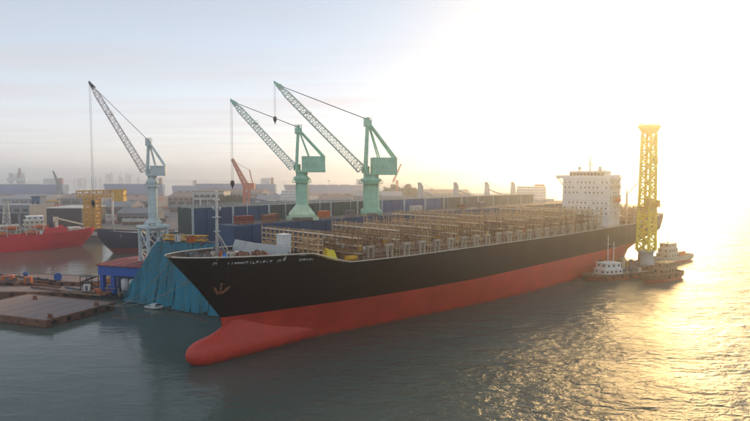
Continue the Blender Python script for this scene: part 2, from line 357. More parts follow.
# breakwater: grey sloped plate across the back of the forecastle
b = MB(); b.add([(19.5, -11.9, 24.2), (17.5, 0, 24.3), (19.5, 11.9, 24.2), (20.8, 12.0, 27.4), (18.8, 0, 27.6), (20.8, -12.0, 27.4), (21.1, 12.0, 27.4), (19.1, 0, 27.6), (21.1, -12.0, 27.4), (19.8, -11.9, 24.2), (17.8, 0, 24.3), (19.8, 11.9, 24.2)],
    [(0, 1, 4, 5), (1, 2, 3, 4), (5, 4, 7, 8), (4, 3, 6, 7), (8, 7, 10, 9), (7, 6, 11, 10), (0, 5, 8, 9), (2, 11, 6, 3)]); b.build('breakwater', 'bulk_grey', ship)
BS = MB().bar((3.4, 0, 0), (0, 0, 3.0), 0.25).mesh('breakwater_strut', 'bulk_grey')
for y in (-10, -7.5, -5, -2.5, 2.5, 5, 7.5, 10): part('breakwater_strut', BS, ship, (21.0 - 2 * (1 - abs(y) / 12), y, 24.3))
# foremast
fm = MB(); fm.cyl((8.5, 0, 24.2), (8.5, 0, 40.5), 0.42, 0.26, 10); fm.bar((8.5, -1.7, 36.5), (8.5, 1.7, 36.5), 0.18); fm.bar((8.5, -1.2, 38.6), (8.5, 1.2, 38.6), 0.16)
fm.span(7.7, 9.3, -0.9, 0.9, 34.6, 34.75); fm.span(7.9, 9.1, -0.6, 0.6, 31.2, 31.35); fm.bar((8.5, 0, 31.3), (12.0, 1.4, 24.2), 0.16); fm.bar((8.5, 0, 31.3), (12.0, -1.4, 24.2), 0.16)
for z in range(25, 34): fm.bar((8.05, -0.25, z), (8.05, 0.25, z), 0.06)
fmo = fm.build('foremast', 'offwhite', ship)
ML = MB().lathe([(0.01, -0.25), (0.2, -0.2), (0.2, 0.2), (0.01, 0.28)], n=8).mesh('mast_lamp', 'white')
for y, z in ((-1.6, 36.9), (1.6, 36.9), (-1.1, 39), (1.1, 39), (0, 40.8)): part('mast_lamp', ML, fmo, (8.5, y, z))
# windlasses, winches, bollards, fairleads on the forecastle
def winch(s, y, m):
    b = MB(); b.span(s - 1.2, s + 1.2, y - 1.9, y + 1.9, 24.2, 24.55)
    b.cyl((s, y - 1.7, 25.6), (s, y + 0.5, 25.6), 0.75, n=14); b.cyl((s, y - 1.75, 25.6), (s, y - 1.6, 25.6), 1.15, n=16); b.cyl((s, y + 0.5, 25.6), (s, y + 0.65, 25.6), 1.15, n=16)
    b.span(s - 0.7, s + 0.7, y + 0.9, y + 1.9, 24.5, 26.2); return b.build('mooring_winch', m, ship)
for s, y, m in ((3.5, -3.2, 'steel'), (3.5, 3.2, 'steel'), (11.6, -6.0, 'anchor_rust'), (12.0, 6.0, 'steel'), (15.6, -6.8, 'anchor_rust'), (10.5, -1.8, 'steel')): winch(s, y, m)
bol = MB()
for dy in (-0.5, 0.5): bol.cyl((0, dy, 0), (0, dy, 1.0), 0.32, n=10); bol.cyl((0, dy, 1.0), (0, dy, 1.12), 0.42, n=10)
bol.span(-0.5, 0.5, -1, 1, -0.02, 0.12); bolm = bol.mesh('bollard', 'anchor_rust')
for s, y in ((0.5, -1), (0.5, 1), (5.5, -1), (5.5, 1), (10, -1), (10, 1), (15.5, -1), (15.5, 1), (23, -1), (23, 1)): part('bollard', bolm, ship, (s, y * (hb(s, 24.4) - 1.5), 24.3))
MB().span(9.6, 12.2, -4.4, -2.2, 24.2, 26.4).build('deck_locker', 'cream', ship)
b = MB(); b.span(23.4, 25.9, -6.2, -3.4, 24.2, 29.6); b.span(23.2, 26.1, -6.4, -3.2, 29.6, 29.8); b.build('mast_house', 'white', ship)
MB().span(24.2, 25.0, -6.26, -6.2, 24.3, 26.4).build('door', 'bulk_grey', ship)
# blue tarpaulin heap and small deck clutter
b = MB()
rows = [[(7.2 + 2.6 * i / 6, -5.4 + 3.6 * j / 8, 24.35 + 1.9 * math.exp(-((i - 2) / 1.7) ** 2 - ((j - 3) / 2.1) ** 2) * (0.9 + 0.25 * math.sin(i * 2.1 + j * 1.3)) + 0.25) for j in range(9)] for i in range(7)]
b.grid(rows); b.build('blue_tarpaulin', 'bright_blue', ship)
clut = random.Random(3)
for k in range(34):
    s = clut.uniform(4, 25); y = clut.uniform(-1, 1) * (hb(s, 24) - 2.6)
    if 13.0 < s < 21.5 and abs(y) < 4: continue
    h = clut.uniform(0.5, 1.5); bb = MB(); 
    if clut.random() < 0.5: bb.box((s, y, 24.25 + h / 2), (clut.uniform(0.6, 1.8), clut.uniform(0.6, 1.8), h), clut.uniform(0, 1))
    else: bb.cyl((s, y, 24.25), (s, y, 24.25 + h), clut.uniform(0.3, 0.6), n=10)
    bb.build('deck_fitting', clut.choice(['anchor_rust', 'steel', 'offwhite', 'red_roof', 'cream', 'orange', 'rusty']), ship)
MB().rail([(s, -hb(s, 24.3) + 0.6, 24.4) for s in (1, 4, 8, 13, 18, 26)], 2.5, 1.6, 0.06).build('handrail', 'cream', ship)
# yellow covered gear just behind the forecastle
b = MB(); b.add([(33, -11.7, 21.9), (37, -12.2, 21.6), (37.3, -9.4, 21.7), (33, -9.2, 21.9), (33.8, -11.2, 25.6), (36, -11.4, 25.2), (36, -10.2, 24.8), (34, -10, 26.0)],
    [(0, 1, 5, 4), (1, 2, 6, 5), (2, 3, 7, 6), (3, 0, 4, 7), (4, 5, 6, 7)]); b.build('yellow_cover', 'lemon', ship)
MB().cyl((39.5, -12.2, 22.7), (43, -12.4, 22.6), 0.75, n=12).build('yellow_drum', 'yellow', ship)
# anchor in its hawse, port side
za = 18.2; sa_ = 7.4; an = MB()
def onhull(s, z, off=0.3):
    n0 = hb(s, z); return Vector((s, -n0 - off, z))
an.cyl(onhull(sa_, za + 1.3, -0.3), onhull(sa_ + .1, za - 0.9, 0.45), 0.3, n=10)
c0 = onhull(sa_ + 0.1, za - 1.2, 0.5); an.bar(onhull(sa_ - 0.7, za - 1.35, 0.45), onhull(sa_ + 0.9, za - 1.35, 0.45), 0.5)
for sg in (-1, 1):
    r0 = onhull(sa_ + 0.1 + sg * 0.6, za - 1.35, 0.5); r1 = onhull(sa_ + 0.1 + sg * 1.75, za + 0.35, 0.4); an.cyl(r0, r0.lerp(r1, 0.55), 0.30, 0.36, 6, smooth=False); an.cyl(r0.lerp(r1, 0.55), r1, 0.36, 0.05, 6, smooth=False)
an.build('anchor', 'anchor_rust', ship)
rows = []
for q in range(17):
    t = 2 * math.pi * q / 16; rows.append([onhull(sa_ + (1.0 + 0.28 * math.cos(a_)) * math.cos(t), za + 1.5 + (1.1 + 0.28 * math.cos(a_)) * math.sin(t), 0.1 + 0.26 * math.sin(a_)) for a_ in (0, 1.05, 2.1, 3.14, 4.19, 5.24)])
MB().grid(rows, True, True).build('hawse_bolster', 'hull_black', ship)
# white name marks near the bulwark: too blurred in the photograph to read, kept as short strokes
def marks(s0, s1, dz, n, hgt, seed):
    r = random.Random(seed); b = MB(); w = (s1 - s0) / n
    for k in range(n):
        s = s0 + (k + 0.5) * w; z = lerp_tab(ZTOP, s) - dz
        form = r.choice(('|-|', '|_', '-|', '||', '|=', '|-', '|'))
        x0, x1 = s - w * 0.3, s + w * 0.3; lo, hi = z - hgt / 2, z + hgt / 2
        L_ = lambda sx: b.bar(onhull(sx, lo, 0.05), onhull(sx, hi, 0.05), 0.12)
        H_ = lambda zz: b.bar(onhull(x0, zz, 0.05), onhull(x1, zz, 0.05), 0.12)
        if form != '-|': L_(x0 if form != '|' else s)
        if form in ('|-|', '||'): L_(x1)
        if form == '-|': L_(s); H_(hi)
        if form in ('|-|', '|-'): H_(z)
        if form == '|_': H_(lo)
        if form in ('|=', '||', '|-'): H_(hi)
        if form == '|=': H_(lo)
    o = b.build('name_mark', 'white', ship); o['kind'] = 'stuff'; return o
marks(6.5, 17.0, 1.5, 13, 0.5, 2); marks(24.0, 28.0, 1.5, 7, 0.42, 5); marks(3.6, 4.6, 1.55, 1, 0.5, 9); marks(18.2, 19.2, 1.5, 1, 0.5, 11)

# lashing bridges
def lash_bridge(seed, H):
    r = random.Random(seed); t = MB(); nc = r.choice((12, 13, 14))
    ys = [-13.9 + 27.8 * k / (nc - 1) for k in range(nc)]; lv = [2.6, 5.2, 7.8, 10.4]
    for y in ys:
        e = r.choice((0, 0, 0.9, -2.4, 1.4))
        for x in (-0.7, 0.7): t.bar((x, y, 0), (x, y, H + (e if x < 0 else min(0, e))), r.choice((0.24, 0.30, 0.36)))
        for z in lv:
            if z < H: t.bar((-0.7, y, z), (0.7, y, z), 0.2)
        if r.random() < 0.3: t.span(-1.2, -0.75, y - 0.5, y + 0.5, r.choice(lv[:3]), r.choice(lv[:3]) + 1.3)
    for y0, y1 in zip(ys, ys[1:]):
        for z in (0.2, 2.6, 5.2):
            if r.random() < 0.55: t.bar((-0.7, y0, z), (-0.7, y1, z + 2.4), 0.13); t.bar((-0.7, y1, z), (-0.7, y0, z + 2.4), 0.13)
            elif r.random() < 0.4: t.span(-0.72, -0.66, y0 + 0.2, y1 - 0.2, z, z + r.uniform(0.8, 2.3))
    for q in range(3):
        y = r.uniform(-12, 12)
        for z in range(int(H)): t.bar((0.95, y - 0.25, z + 0.5), (0.95, y + 0.25, z + 0.5), 0.07)
        t.bar((0.95, y - 0.25, 0), (0.95, y - 0.25, H), 0.08); t.bar((0.95, y + 0.25, 0), (0.95, y + 0.25, H), 0.08)
    return t.mesh('lashing_bridge', r.choice(['lash', 'lash_dark', 'lash']))
LBV = [lash_bridge(40 + q, (10.6, 9.4, 11.2, 8.4, 10.2)[q]) for q in range(5)]; LBH = (10.6, 9.4, 11.2, 8.4, 10.2)
PLM = MB().span(-0.85, 0.85, -14.1, 14.1, -0.09, 0.09).mesh('platform', 'cream')
rl = MB(); rl.rail([(-0.82, -14, 0), (-0.82, 14, 0)], 1.1, 1.4, 0.07); rl.rail([(0.82, -14, 0), (0.82, 14, 0)], 1.1, 1.4, 0.07); RLM = rl.mesh('handrail', 'lash')
pd = MB()
for x in (-0.9, 0.9): pd.span(x - 0.22, x + 0.22, -0.35, 0.35, 0, 3.4)
pd.span(-1.3, 1.3, -0.6, 0.6, 3.4, 3.95); PED = pd.mesh('edge_pedestal', 'pedestal')
hc = MB(); hc.span(-5.6, 5.6, -4.2, 4.2, 1.5, 2.2)
for x in (-5.2, -1.8, 1.8, 5.2):
    for y in (-3.6, 0, 3.6): hc.span(x - 0.35, x + 0.35, y - 0.35, y + 0.35, 2.2, 2.55)
for y in (-2.8, -1.4, 0.9, 2.4): hc.span(-5.5, 5.5, y - 0.08, y + 0.08, 2.2, 2.34)
HC = hc.mesh('hatch_cover', 'hatch')
cm = MB(); cm.span(-5.9, 5.9, -13.2, -12.8, 0, 1.5); cm.span(-5.9, 5.9, 12.8, 13.2, 0, 1.5); cm.span(-5.9, -5.5, -12.8, 12.8, 0, 1.5); cm.span(5.5, 5.9, -12.8, 12.8, 0, 1.5)
for x in (-4.4, -2.2, 0, 2.2, 4.4):
    for y in (-13.4, 13.4): cm.span(x - 0.1, x + 0.1, y - 0.25, y + 0.25, 0, 1.4)
CM = cm.mesh('hatch_coaming', 'lash_dark')
gf = MB()                                   # open cell guide frames standing on the hatch
for y in [-12.4 + 24.8 * k / 8 for k in range(9)]:
    for x in (-2.6, 2.6): gf.bar((x, y, 2.2), (x, y, 6.2 + 1.2 * ((int(y * 7) % 3) == 0)), 0.22)
    gf.bar((-2.6, y, 6.0), (2.6, y, 6.0), 0.16)
for x in (-2.6, 2.6):
    for z in (4.2, 6.1): gf.bar((x, -12.4, z), (x, 12.4, z), 0.16)
GF = gf.mesh('cell_guide_frame', 'lash_dark')
PITCH_S = 14.2
bays = [30.5] + [44.0 + PITCH_S * k for k in range(12)] + [239.0, 253.2, 267.4]
for i, s in enumerate(bays):
    zd = lerp_tab(ZTOP, s) - 0.22; wsc = min(1, (hb(s, zd) - 0.5) / 14.2)
    v_ = (i * 3) % 5; lb = part('lashing_bridge', LBV[v_], ship, (s, 0, zd)); lb.scale = (1, wsc, (0.55, 0.8)[i] if i < 2 else 1)
    if i > 12: lb.scale = (1, wsc, 0.72)
    for z in (2.6, 5.2, 7.8, 10.4):
        if z < LBH[v_] and not (i % 4 == 2 and z == 2.6): part('platform', PLM, lb, (0, 0, z)); part('handrail', RLM, lb, (0, 0, z))
    last = (i in (0, 12, 15))
    if not last:
        sm = s + PITCH_S / 2; wb = min(1, (hb(sm - 6, zd) - 0.6) / 13.6)
        c = part('hatch_coaming', CM, ship, (sm, 0, zd)); c.scale = (1, wb, 1)
        for y in (-8.6, 0, 8.6):
            o = part('hatch_cover', HC, ship, (sm, y * wb, zd)); o.scale = (1, wb, 1)
        if True:
            o = part('cell_guide_frame', GF, ship, (sm, 0, zd)); o.scale = (1, wb, 1)
        for q in range(12):
            h_ = clut.uniform(0.5, 2.2); bb = MB(); x_, y_ = clut.uniform(-4.5, 4.5), clut.uniform(-10.5, 10.5) * wb
            if clut.random() < 0.6: bb.box((0, 0, h_ / 2), (clut.uniform(0.7, 2.6), clut.uniform(0.7, 2.2), h_), clut.uniform(0, 3))
            else: bb.cyl((0, 0, 0), (0, 0, h_ * 1.5), clut.uniform(0.25, 0.5), n=8)
            bb.build('deck_gear', clut.choice(['orange', 'cream', 'anchor_rust', 'white', 'lash', 'steel', 'red_roof', 'yellow', 'offwhite', 'dark']), ship, (sm + x_, y_, zd + 2.2))
        for ds in (-3.6, 3.6):
            for sd in (-1, 1):
                y = sd * (min(hb(sm + ds, zd), HB) - 0.75); part('edge_pedestal', PED, ship, (sm + ds, y, zd))
# deck pipes along the passages
for sd in (-1, 1):
    MB().cyl((45, sd * 13.75, 22.0), (205, sd * 13.75, 20.7), 0.2, n=8).build('deck_pipe', 'anchor_rust', ship)
# accommodation block
SA, ZD = 214.0, 20.0
acc = MB().span(SA, SA + 14, -12, 12, ZD - 0.2, 44.2).build('accommodation_block', 'white', ship)
for k in range(1, 9):
    z = ZD + 2.6 + k * 2.55
    MB().span(SA - 0.25, SA + 14.25, -12.25, 12.25, z - 0.16, z).build('deck_edge', 'offwhite', acc)
wf = MB().span(-0.04, 0.04, -0.33, 0.33, -0.42, 0.42).mesh('window', 'glass'); ws = MB().span(-0.33, 0.33, -0.04, 0.04, -0.42, 0.42).mesh('window', 'glass')
for k in range(2, 9):
    z = ZD + 1.35 + k * 2.55
    for j in range(11):
        if (j * 7 + k * 5) % 6 and k % 4 != 1: part('window', wf, acc, (SA - 0.03, -10.6 + 2.1 * j + 0.25 * (k % 2), z))
    for x in (2, 5, 8, 11):
        if (x + k) % 4: part('window', ws, acc, (SA + x, -12.03, z))
    if k % 2 == 0:
        MB().span(SA + 6, SA + 13.8, -13.6, -12.26, z - 1.52, z - 1.36).build('side_gallery', 'offwhite', acc); MB().rail([(SA + 6, -13.5, z - 1.36), (SA + 13.7, -13.5, z - 1.36)], 1.1, 1.2, 0.08).build('handrail', 'offwhite', acc)
        MB().bar((SA + 7, -13, z - 1.4), (SA + 12.5, -13, z + 3.6), 0.35).build('stair', 'offwhite', acc)
br = MB(); br.span(SA + 1, SA + 9, -9, 9, 44.2, 47.2); br.span(SA + 1.2, SA + 5, -16.4, 16.4, 43.6, 44.3); br.span(SA + 1.2, SA + 1.5, -16.4, 16.4, 44.3, 45.5)
br.span(SA + 0.7, SA + 9.3, -9.3, 9.3, 47.2, 47.45); bro = br.build('wheelhouse', 'white', ship)
for y in [-8 + 1.78 * j for j in range(10)]: MB().span(SA + 0.93, SA + 1.0, y - 0.75, y + 0.75, 45.2, 46.6).build('window', 'glass', bro)
b = MB()
for sd in (-1, 1): b.bar((SA + 3, sd * 16, 43.6), (SA + 3, sd * 12, 38.5), 0.35); b.bar((SA + 1.6, sd * 14.5, 43.6), (SA + 1.6, sd * 12, 40), 0.25); b.rail([(SA + 5, sd * 9.3, 44.3), (SA + 5, sd * 16.3, 44.3), (SA + 1.4, sd * 16.3, 44.3)], 1.1, 1.5, 0.07)
b.build('bridge_wing_brace', 'offwhite', bro)
b = MB(); b.cyl((SA + 5, 0, 47.4), (SA + 5, 0, 55.5), 0.45, 0.25); b.span(SA + 4, SA + 6, -2.6, 2.6, 50, 50.2); b.span(SA + 4.2, SA + 5.8, -1.8, 1.8, 52.4, 52.6); b.bar((SA + 4.2, -2, 51), (SA + 4.2, 2, 51), 0.3); b.bar((SA + 4.5, -1.5, 53.3), (SA + 4.5, 1.5, 53.3), 0.25)
for y in (-2.4, 2.4): b.bar((SA + 6, y, 47.4), (SA + 5, y * 0.2, 51.5), 0.22)
b.rail([(SA + 1, -9.2, 47.45), (SA + 1, 9.2, 47.45), (SA + 9, 9.2, 47.45), (SA + 9, -9.2, 47.45), (SA + 1, -9.2, 47.45)], 1.1, 1.5, 0.07)
for y in (-5.5, 5): b.lathe([(0.01, 2.6), (0.7, 2.3), (1.0, 1.5), (0.7, 0.7), (0.3, 0.4), (0.3, 0)], (SA + 4, y, 47.4), 12)
b.build('radar_mast', 'offwhite', ship)
b = MB(); b.prism([(SA + 15, -4), (SA + 22, -3.2), (SA + 22, 3.2), (SA + 15, 4)], 20, 45.5)
for y in (-1.6, 0, 1.6): b.cyl((SA + 18.5, y, 45.5), (SA + 19.3, y, 48), 0.5)
b.build('funnel', 'orange', ship)
b = MB()
for sd in (-1, 1):
    rows = [[(SA + 4 + 7 * k / 10, sd * (13.3 + 1.25 * math.sin(math.pi * k / 10) ** 0.5 * math.cos(2 * math.pi * j / 12)), 33 + 1.3 * math.sin(math.pi * k / 10) ** 0.5 * math.sin(2 * math.pi * j / 12)) for j in range(12)] for k in range(11)]
    MB().grid(rows, True, True).build('lifeboat', 'orange', ship)
    b.bar((SA + 5, sd * 12, 35.5), (SA + 5, sd * 14, 35), 0.3); b.bar((SA + 10, sd * 12, 35.5), (SA + 10, sd * 14, 35), 0.3); b.bar((SA + 5, sd * 13.3, 35.1), (SA + 5, sd * 13.3, 34), 0.1); b.bar((SA + 10, sd * 13.3, 35.1), (SA + 10, sd * 13.3, 34), 0.1)
b.build('davit', 'offwhite', ship)
# provision cranes either side of the house
for sd in (-1, 1):
    b = MB(); b.cyl((SA + 24, sd * 11.5, ZD), (SA + 24, sd * 11.5, 36), 0.7, 0.55); b.bar((SA + 24, sd * 11.5, 35.5), (SA + 36, sd * 12.5, 41), 0.6); b.bar((SA + 24, sd * 11.5, 38), (SA + 36, sd * 12.5, 41), 0.12); b.bar((SA + 24, sd * 11.5, 36), (SA + 24, sd * 11.5, 38), 0.5)
    b.build('provision_crane', 'cream', ship)
b = MB(); b.rail([(270, -13.0, 21.2), (288, -12, 23), (289, 0, 23.2), (288, 12, 23)], 1.3, 1.5, 0.1); b.span(278, 286, -10, 10, 21, 26.6); b.span(277.6, 286.4, -11, 11, 26.6, 26.85); b.rail([(278, -10.8, 26.85), (286, -10.8, 26.85), (286, 10.8, 26.85)], 1.2, 1.5, 0.1); b.cyl((287.5, 0, 22), (287.5, 0, 31), 0.15)
b.build('stern_house', 'offwhite', ship)

# ---------------------------------------------------------------- the floating dock behind the ship
dock = thing('floating_dock', 'long floating dry dock with navy and grey steel side walls behind the container ship', 'dock', P(30, -58, 0), SHIP_RZ)
DO = (30, -58)
def dk(s, n): return (s - DO[0], -(n - DO[1]))
def dspan(b, s0, s1, n0, n1, z0, z1): x0, y0 = dk(s0, n0); x1, y1 = dk(s1, n1); return b.span(x0, x1, y0, y1, z0, z1)
NW0, NW1, NWZ = -27.0, -38.0, 29.5
FW0, FW1, FWZ = -80.0, -92.0, 32.3
dspan(MB(), 33, 316, -26.5, -93, -3, 3.2).build('pontoon', 'rusty', dock)
dspan(MB(), 30, 310, NW0 - 0.3, NW1, 3.2, NWZ).build('side_wall', 'navy', dock)
dspan(MB(), 44, 310, FW0 - 0.3, FW1, 3.2, FWZ).build('side_wall', 'grey_green', dock)
b = MB(); x0, y0 = dk(27.4, -82); x1, y1 = dk(34.6, -89)
for x in (x0, x1):
    for y in (y0, y1): b.span(x - 0.5, x + 0.5, y - 0.5, y + 0.5, -2, 25.4)
for z0, z1 in ((1, 9), (9, 17), (17, 25)):
    for y in (y0, y1): b.bar((x0, y, z0), (x1, y, z1), 0.35); b.bar((x1, y, z0), (x0, y, z1), 0.35); b.bar((x0, y, z1), (x1, y, z1), 0.35)
    for x in (x0, x1): b.bar((x, y0, z0), (x, y1, z1), 0.35); b.bar((x, y1, z0), (x, y0, z1), 0.35); b.bar((x, y0, z1), (x, y1, z1), 0.35)
b.span(x0 - 1, x1 + 1, y0 - 1, y1 + 1, 25.4, 26.3); b.build('crane_trestle', 'crane_grey', dock)
pan = {}
for key in ('navy', 'navy_light', 'grey_green'):
    pan[key] = MB().span(0.12, 5.88, 0, 0.32, 3.4, FWZ - 0.3).mesh('wall_panel', key)
for k in range(44):
    s = 44 + 6 * k
    key = 'navy' if s < 78 else 'grey_green' if s < 142 else 'navy_light' if s < 196 else 'grey_green'
    x, y = dk(s, FW0); part('wall_panel', pan[key], dock, (x, y - 0.02, 0))
pst = MB().span(-0.35, 0.35, -0.5, 0.1, 3.3, FWZ + 0.25).mesh('wall_post', 'post')
for k in range(16):
    x, y = dk(44 + 17.6 * k, FW0); part('wall_post', pst, dock, (x, y - 0.1, 0))
npan = MB().span(0.12, 5.88, -0.3, 0, 3.4, NWZ - 0.3).mesh('wall_panel', 'navy')
for k in range(46):
    x, y = dk(30 + 6 * k, NW0); part('wall_panel', npan, dock, (x, y + 0.02, 0))
b = MB(); x0, y0 = dk(40, FW0 - 0.3); x1, _ = dk(310, FW0); b.rail([(x0, y0, FWZ), (x1, y0, FWZ)], 1.2, 3, 0.12)
_, y0 = dk(40, FW1 + 0.3); b.rail([(x0, y0, FWZ), (x1, y0, FWZ)], 1.2, 3, 0.12); b.build('handrail', 'post', dock)
b = MB(); x0, y0 = dk(30, NW0 - 0.6); b.rail([(x0, y0, NWZ), (x1, y0, NWZ)], 1.2, 2.5, 0.1); b.build('handrail', 'lash', dock)
# crane rails and lamp posts on the near wall
b = MB()
for n in (-29.5, -35.5): x0, y0 = dk(30, n); b.span(x0, x1, y0 - 0.15, y0 + 0.15, NWZ, NWZ + 0.2)
b.build('crane_rail', 'steel', dock)
lp = MB(); lp.cyl((0, 0, 0), (0, 0, 7.4), 0.13, 0.09, 6); lp.bar((0, 0, 7.3), (0, -1.0, 7.5), 0.1); lp.span(-0.2, 0.2, -1.5, -0.8, 7.42, 7.58); LPM = lp.mesh('lamp_post', 'post')
for k in range(15):
    x, y = dk(41 + 15.5 * k, -37.2); part('lamp_post', LPM, dock, (x, y, NWZ))
for k, (s, n, l_, m_) in enumerate([(34, -33, 6, 'red_roof'), (43, -31, 4, 'anchor_rust'), (49, -36, 3, 'rusty'), (70, -35, 4, 'orange'), (79, -30, 3, 'steel'), (120, -34, 6, 'cream'), (150, -31, 4, 'rusty'), (172, -35, 5, 'steel')]):
    x, y = dk(s, n); bb = MB(); bb.span(x, x + l_, y - 1.2, y + 1.2, NWZ, NWZ + 2.4); bb.span(x - 0.1, x + l_ + 0.1, y - 1.3, y + 1.3, NWZ + 2.4, NWZ + 2.55); bb.build('deck_hut', m_, dock)

# teal sheeting across the open end of the dock
def sheet():
    A = P(24, -63, 22.6); B0 = P(17, -82, 0.3); D = P(30.5, -39, 23.2); C = P(29.5, -36.5, 0.3); org = P(23, -60, 0)
    o = thing('protective_sheeting', 'teal sheeting hung down to the water beside the black bow', 'sheeting', org)
    nv = (C - B0).cross(Vector((0, 0, 1))).normalized(); rr = random.Random(5); ua = 0.36
    def surf(u, v, ph=0.0, off=0.0):
        bot = B0.lerp(C, u); top = B0.lerp(A, (max(0, u) / ua) ** 0.92) if u < ua else A.lerp(D, (u - ua) / (1 - ua))
        if u < ua: top = Vector(((bot.x + top.x) / 2, (bot.y + top.y) / 2, top.z))
        p = bot.lerp(top, v)
        fold = 0.20 * math.sin(u * 47 + 1.9 * math.sin(v * 4 + ph) + ph) * (0.3 + 0.7 * (1 - v)) + 0.12 * math.sin(u * 90 + v * 7 + ph * 2) + 0.20 * math.sin(v * 9 + ph * 3 + u * 20) * (1 - v) - 1.1 * math.sin(math.pi * v) * (0.5 + 0.25 * math.sin(u * 9 + ph))
        return p + nv * (fold + off) - org
    NP = 11; NZ = 30
    for k in range(NP):
        u0, u1 = k / NP - 0.004, (k + 1) / NP + 0.004; ph = rr.uniform(0, 3); off = (k % 2) * 0.16; b = MB(); lift = rr.choice((0, 0, 0.02, 0.05)); n = 9
        fr = [[surf(max(0.001, u0 + (u1 - u0) * i / n), lift * math.sin(2.2 * i / n + ph) ** 2 + (1 - lift) * j / NZ, ph, off) for j in range(NZ + 1)] for i in range(n + 1)]
        b.grid(fr); b.grid([[p - nv * 0.05 for p in r] for r in fr]); b.build('sheet_panel', 'teal', o)
    for v in (0.18, 0.42, 0.66, 0.88):
        b = MB(); b.path([surf(0.03 + 0.96 * i / 60, v + 0.012 * math.sin(i), 0.7, 0.35) for i in range(61)], 0.045, 5); b.build('tie_rope', 'rope', o)
    for u in (0.36, 0.52, 0.68, 0.84):
        b = MB(); b.path([surf(u, j / 20, 0.3, 0.32) for j in range(21)], 0.06, 5); b.build('hoist_rope', 'rope', o)
    b = MB(); b.bar(A - org + Vector((0, 0, 0.3)), D - org + Vector((0, 0, 0.3)), 0.5); b.build('head_beam', 'steel', o)
    b = MB(); b.cyl(A - org + nv * -1.2 - Vector((0, 0, 23.6)), A - org + nv * -1.2 + Vector((0, 0, 1)), 0.35); b.build('support_mast', 'crane_grey', o)
sheet()

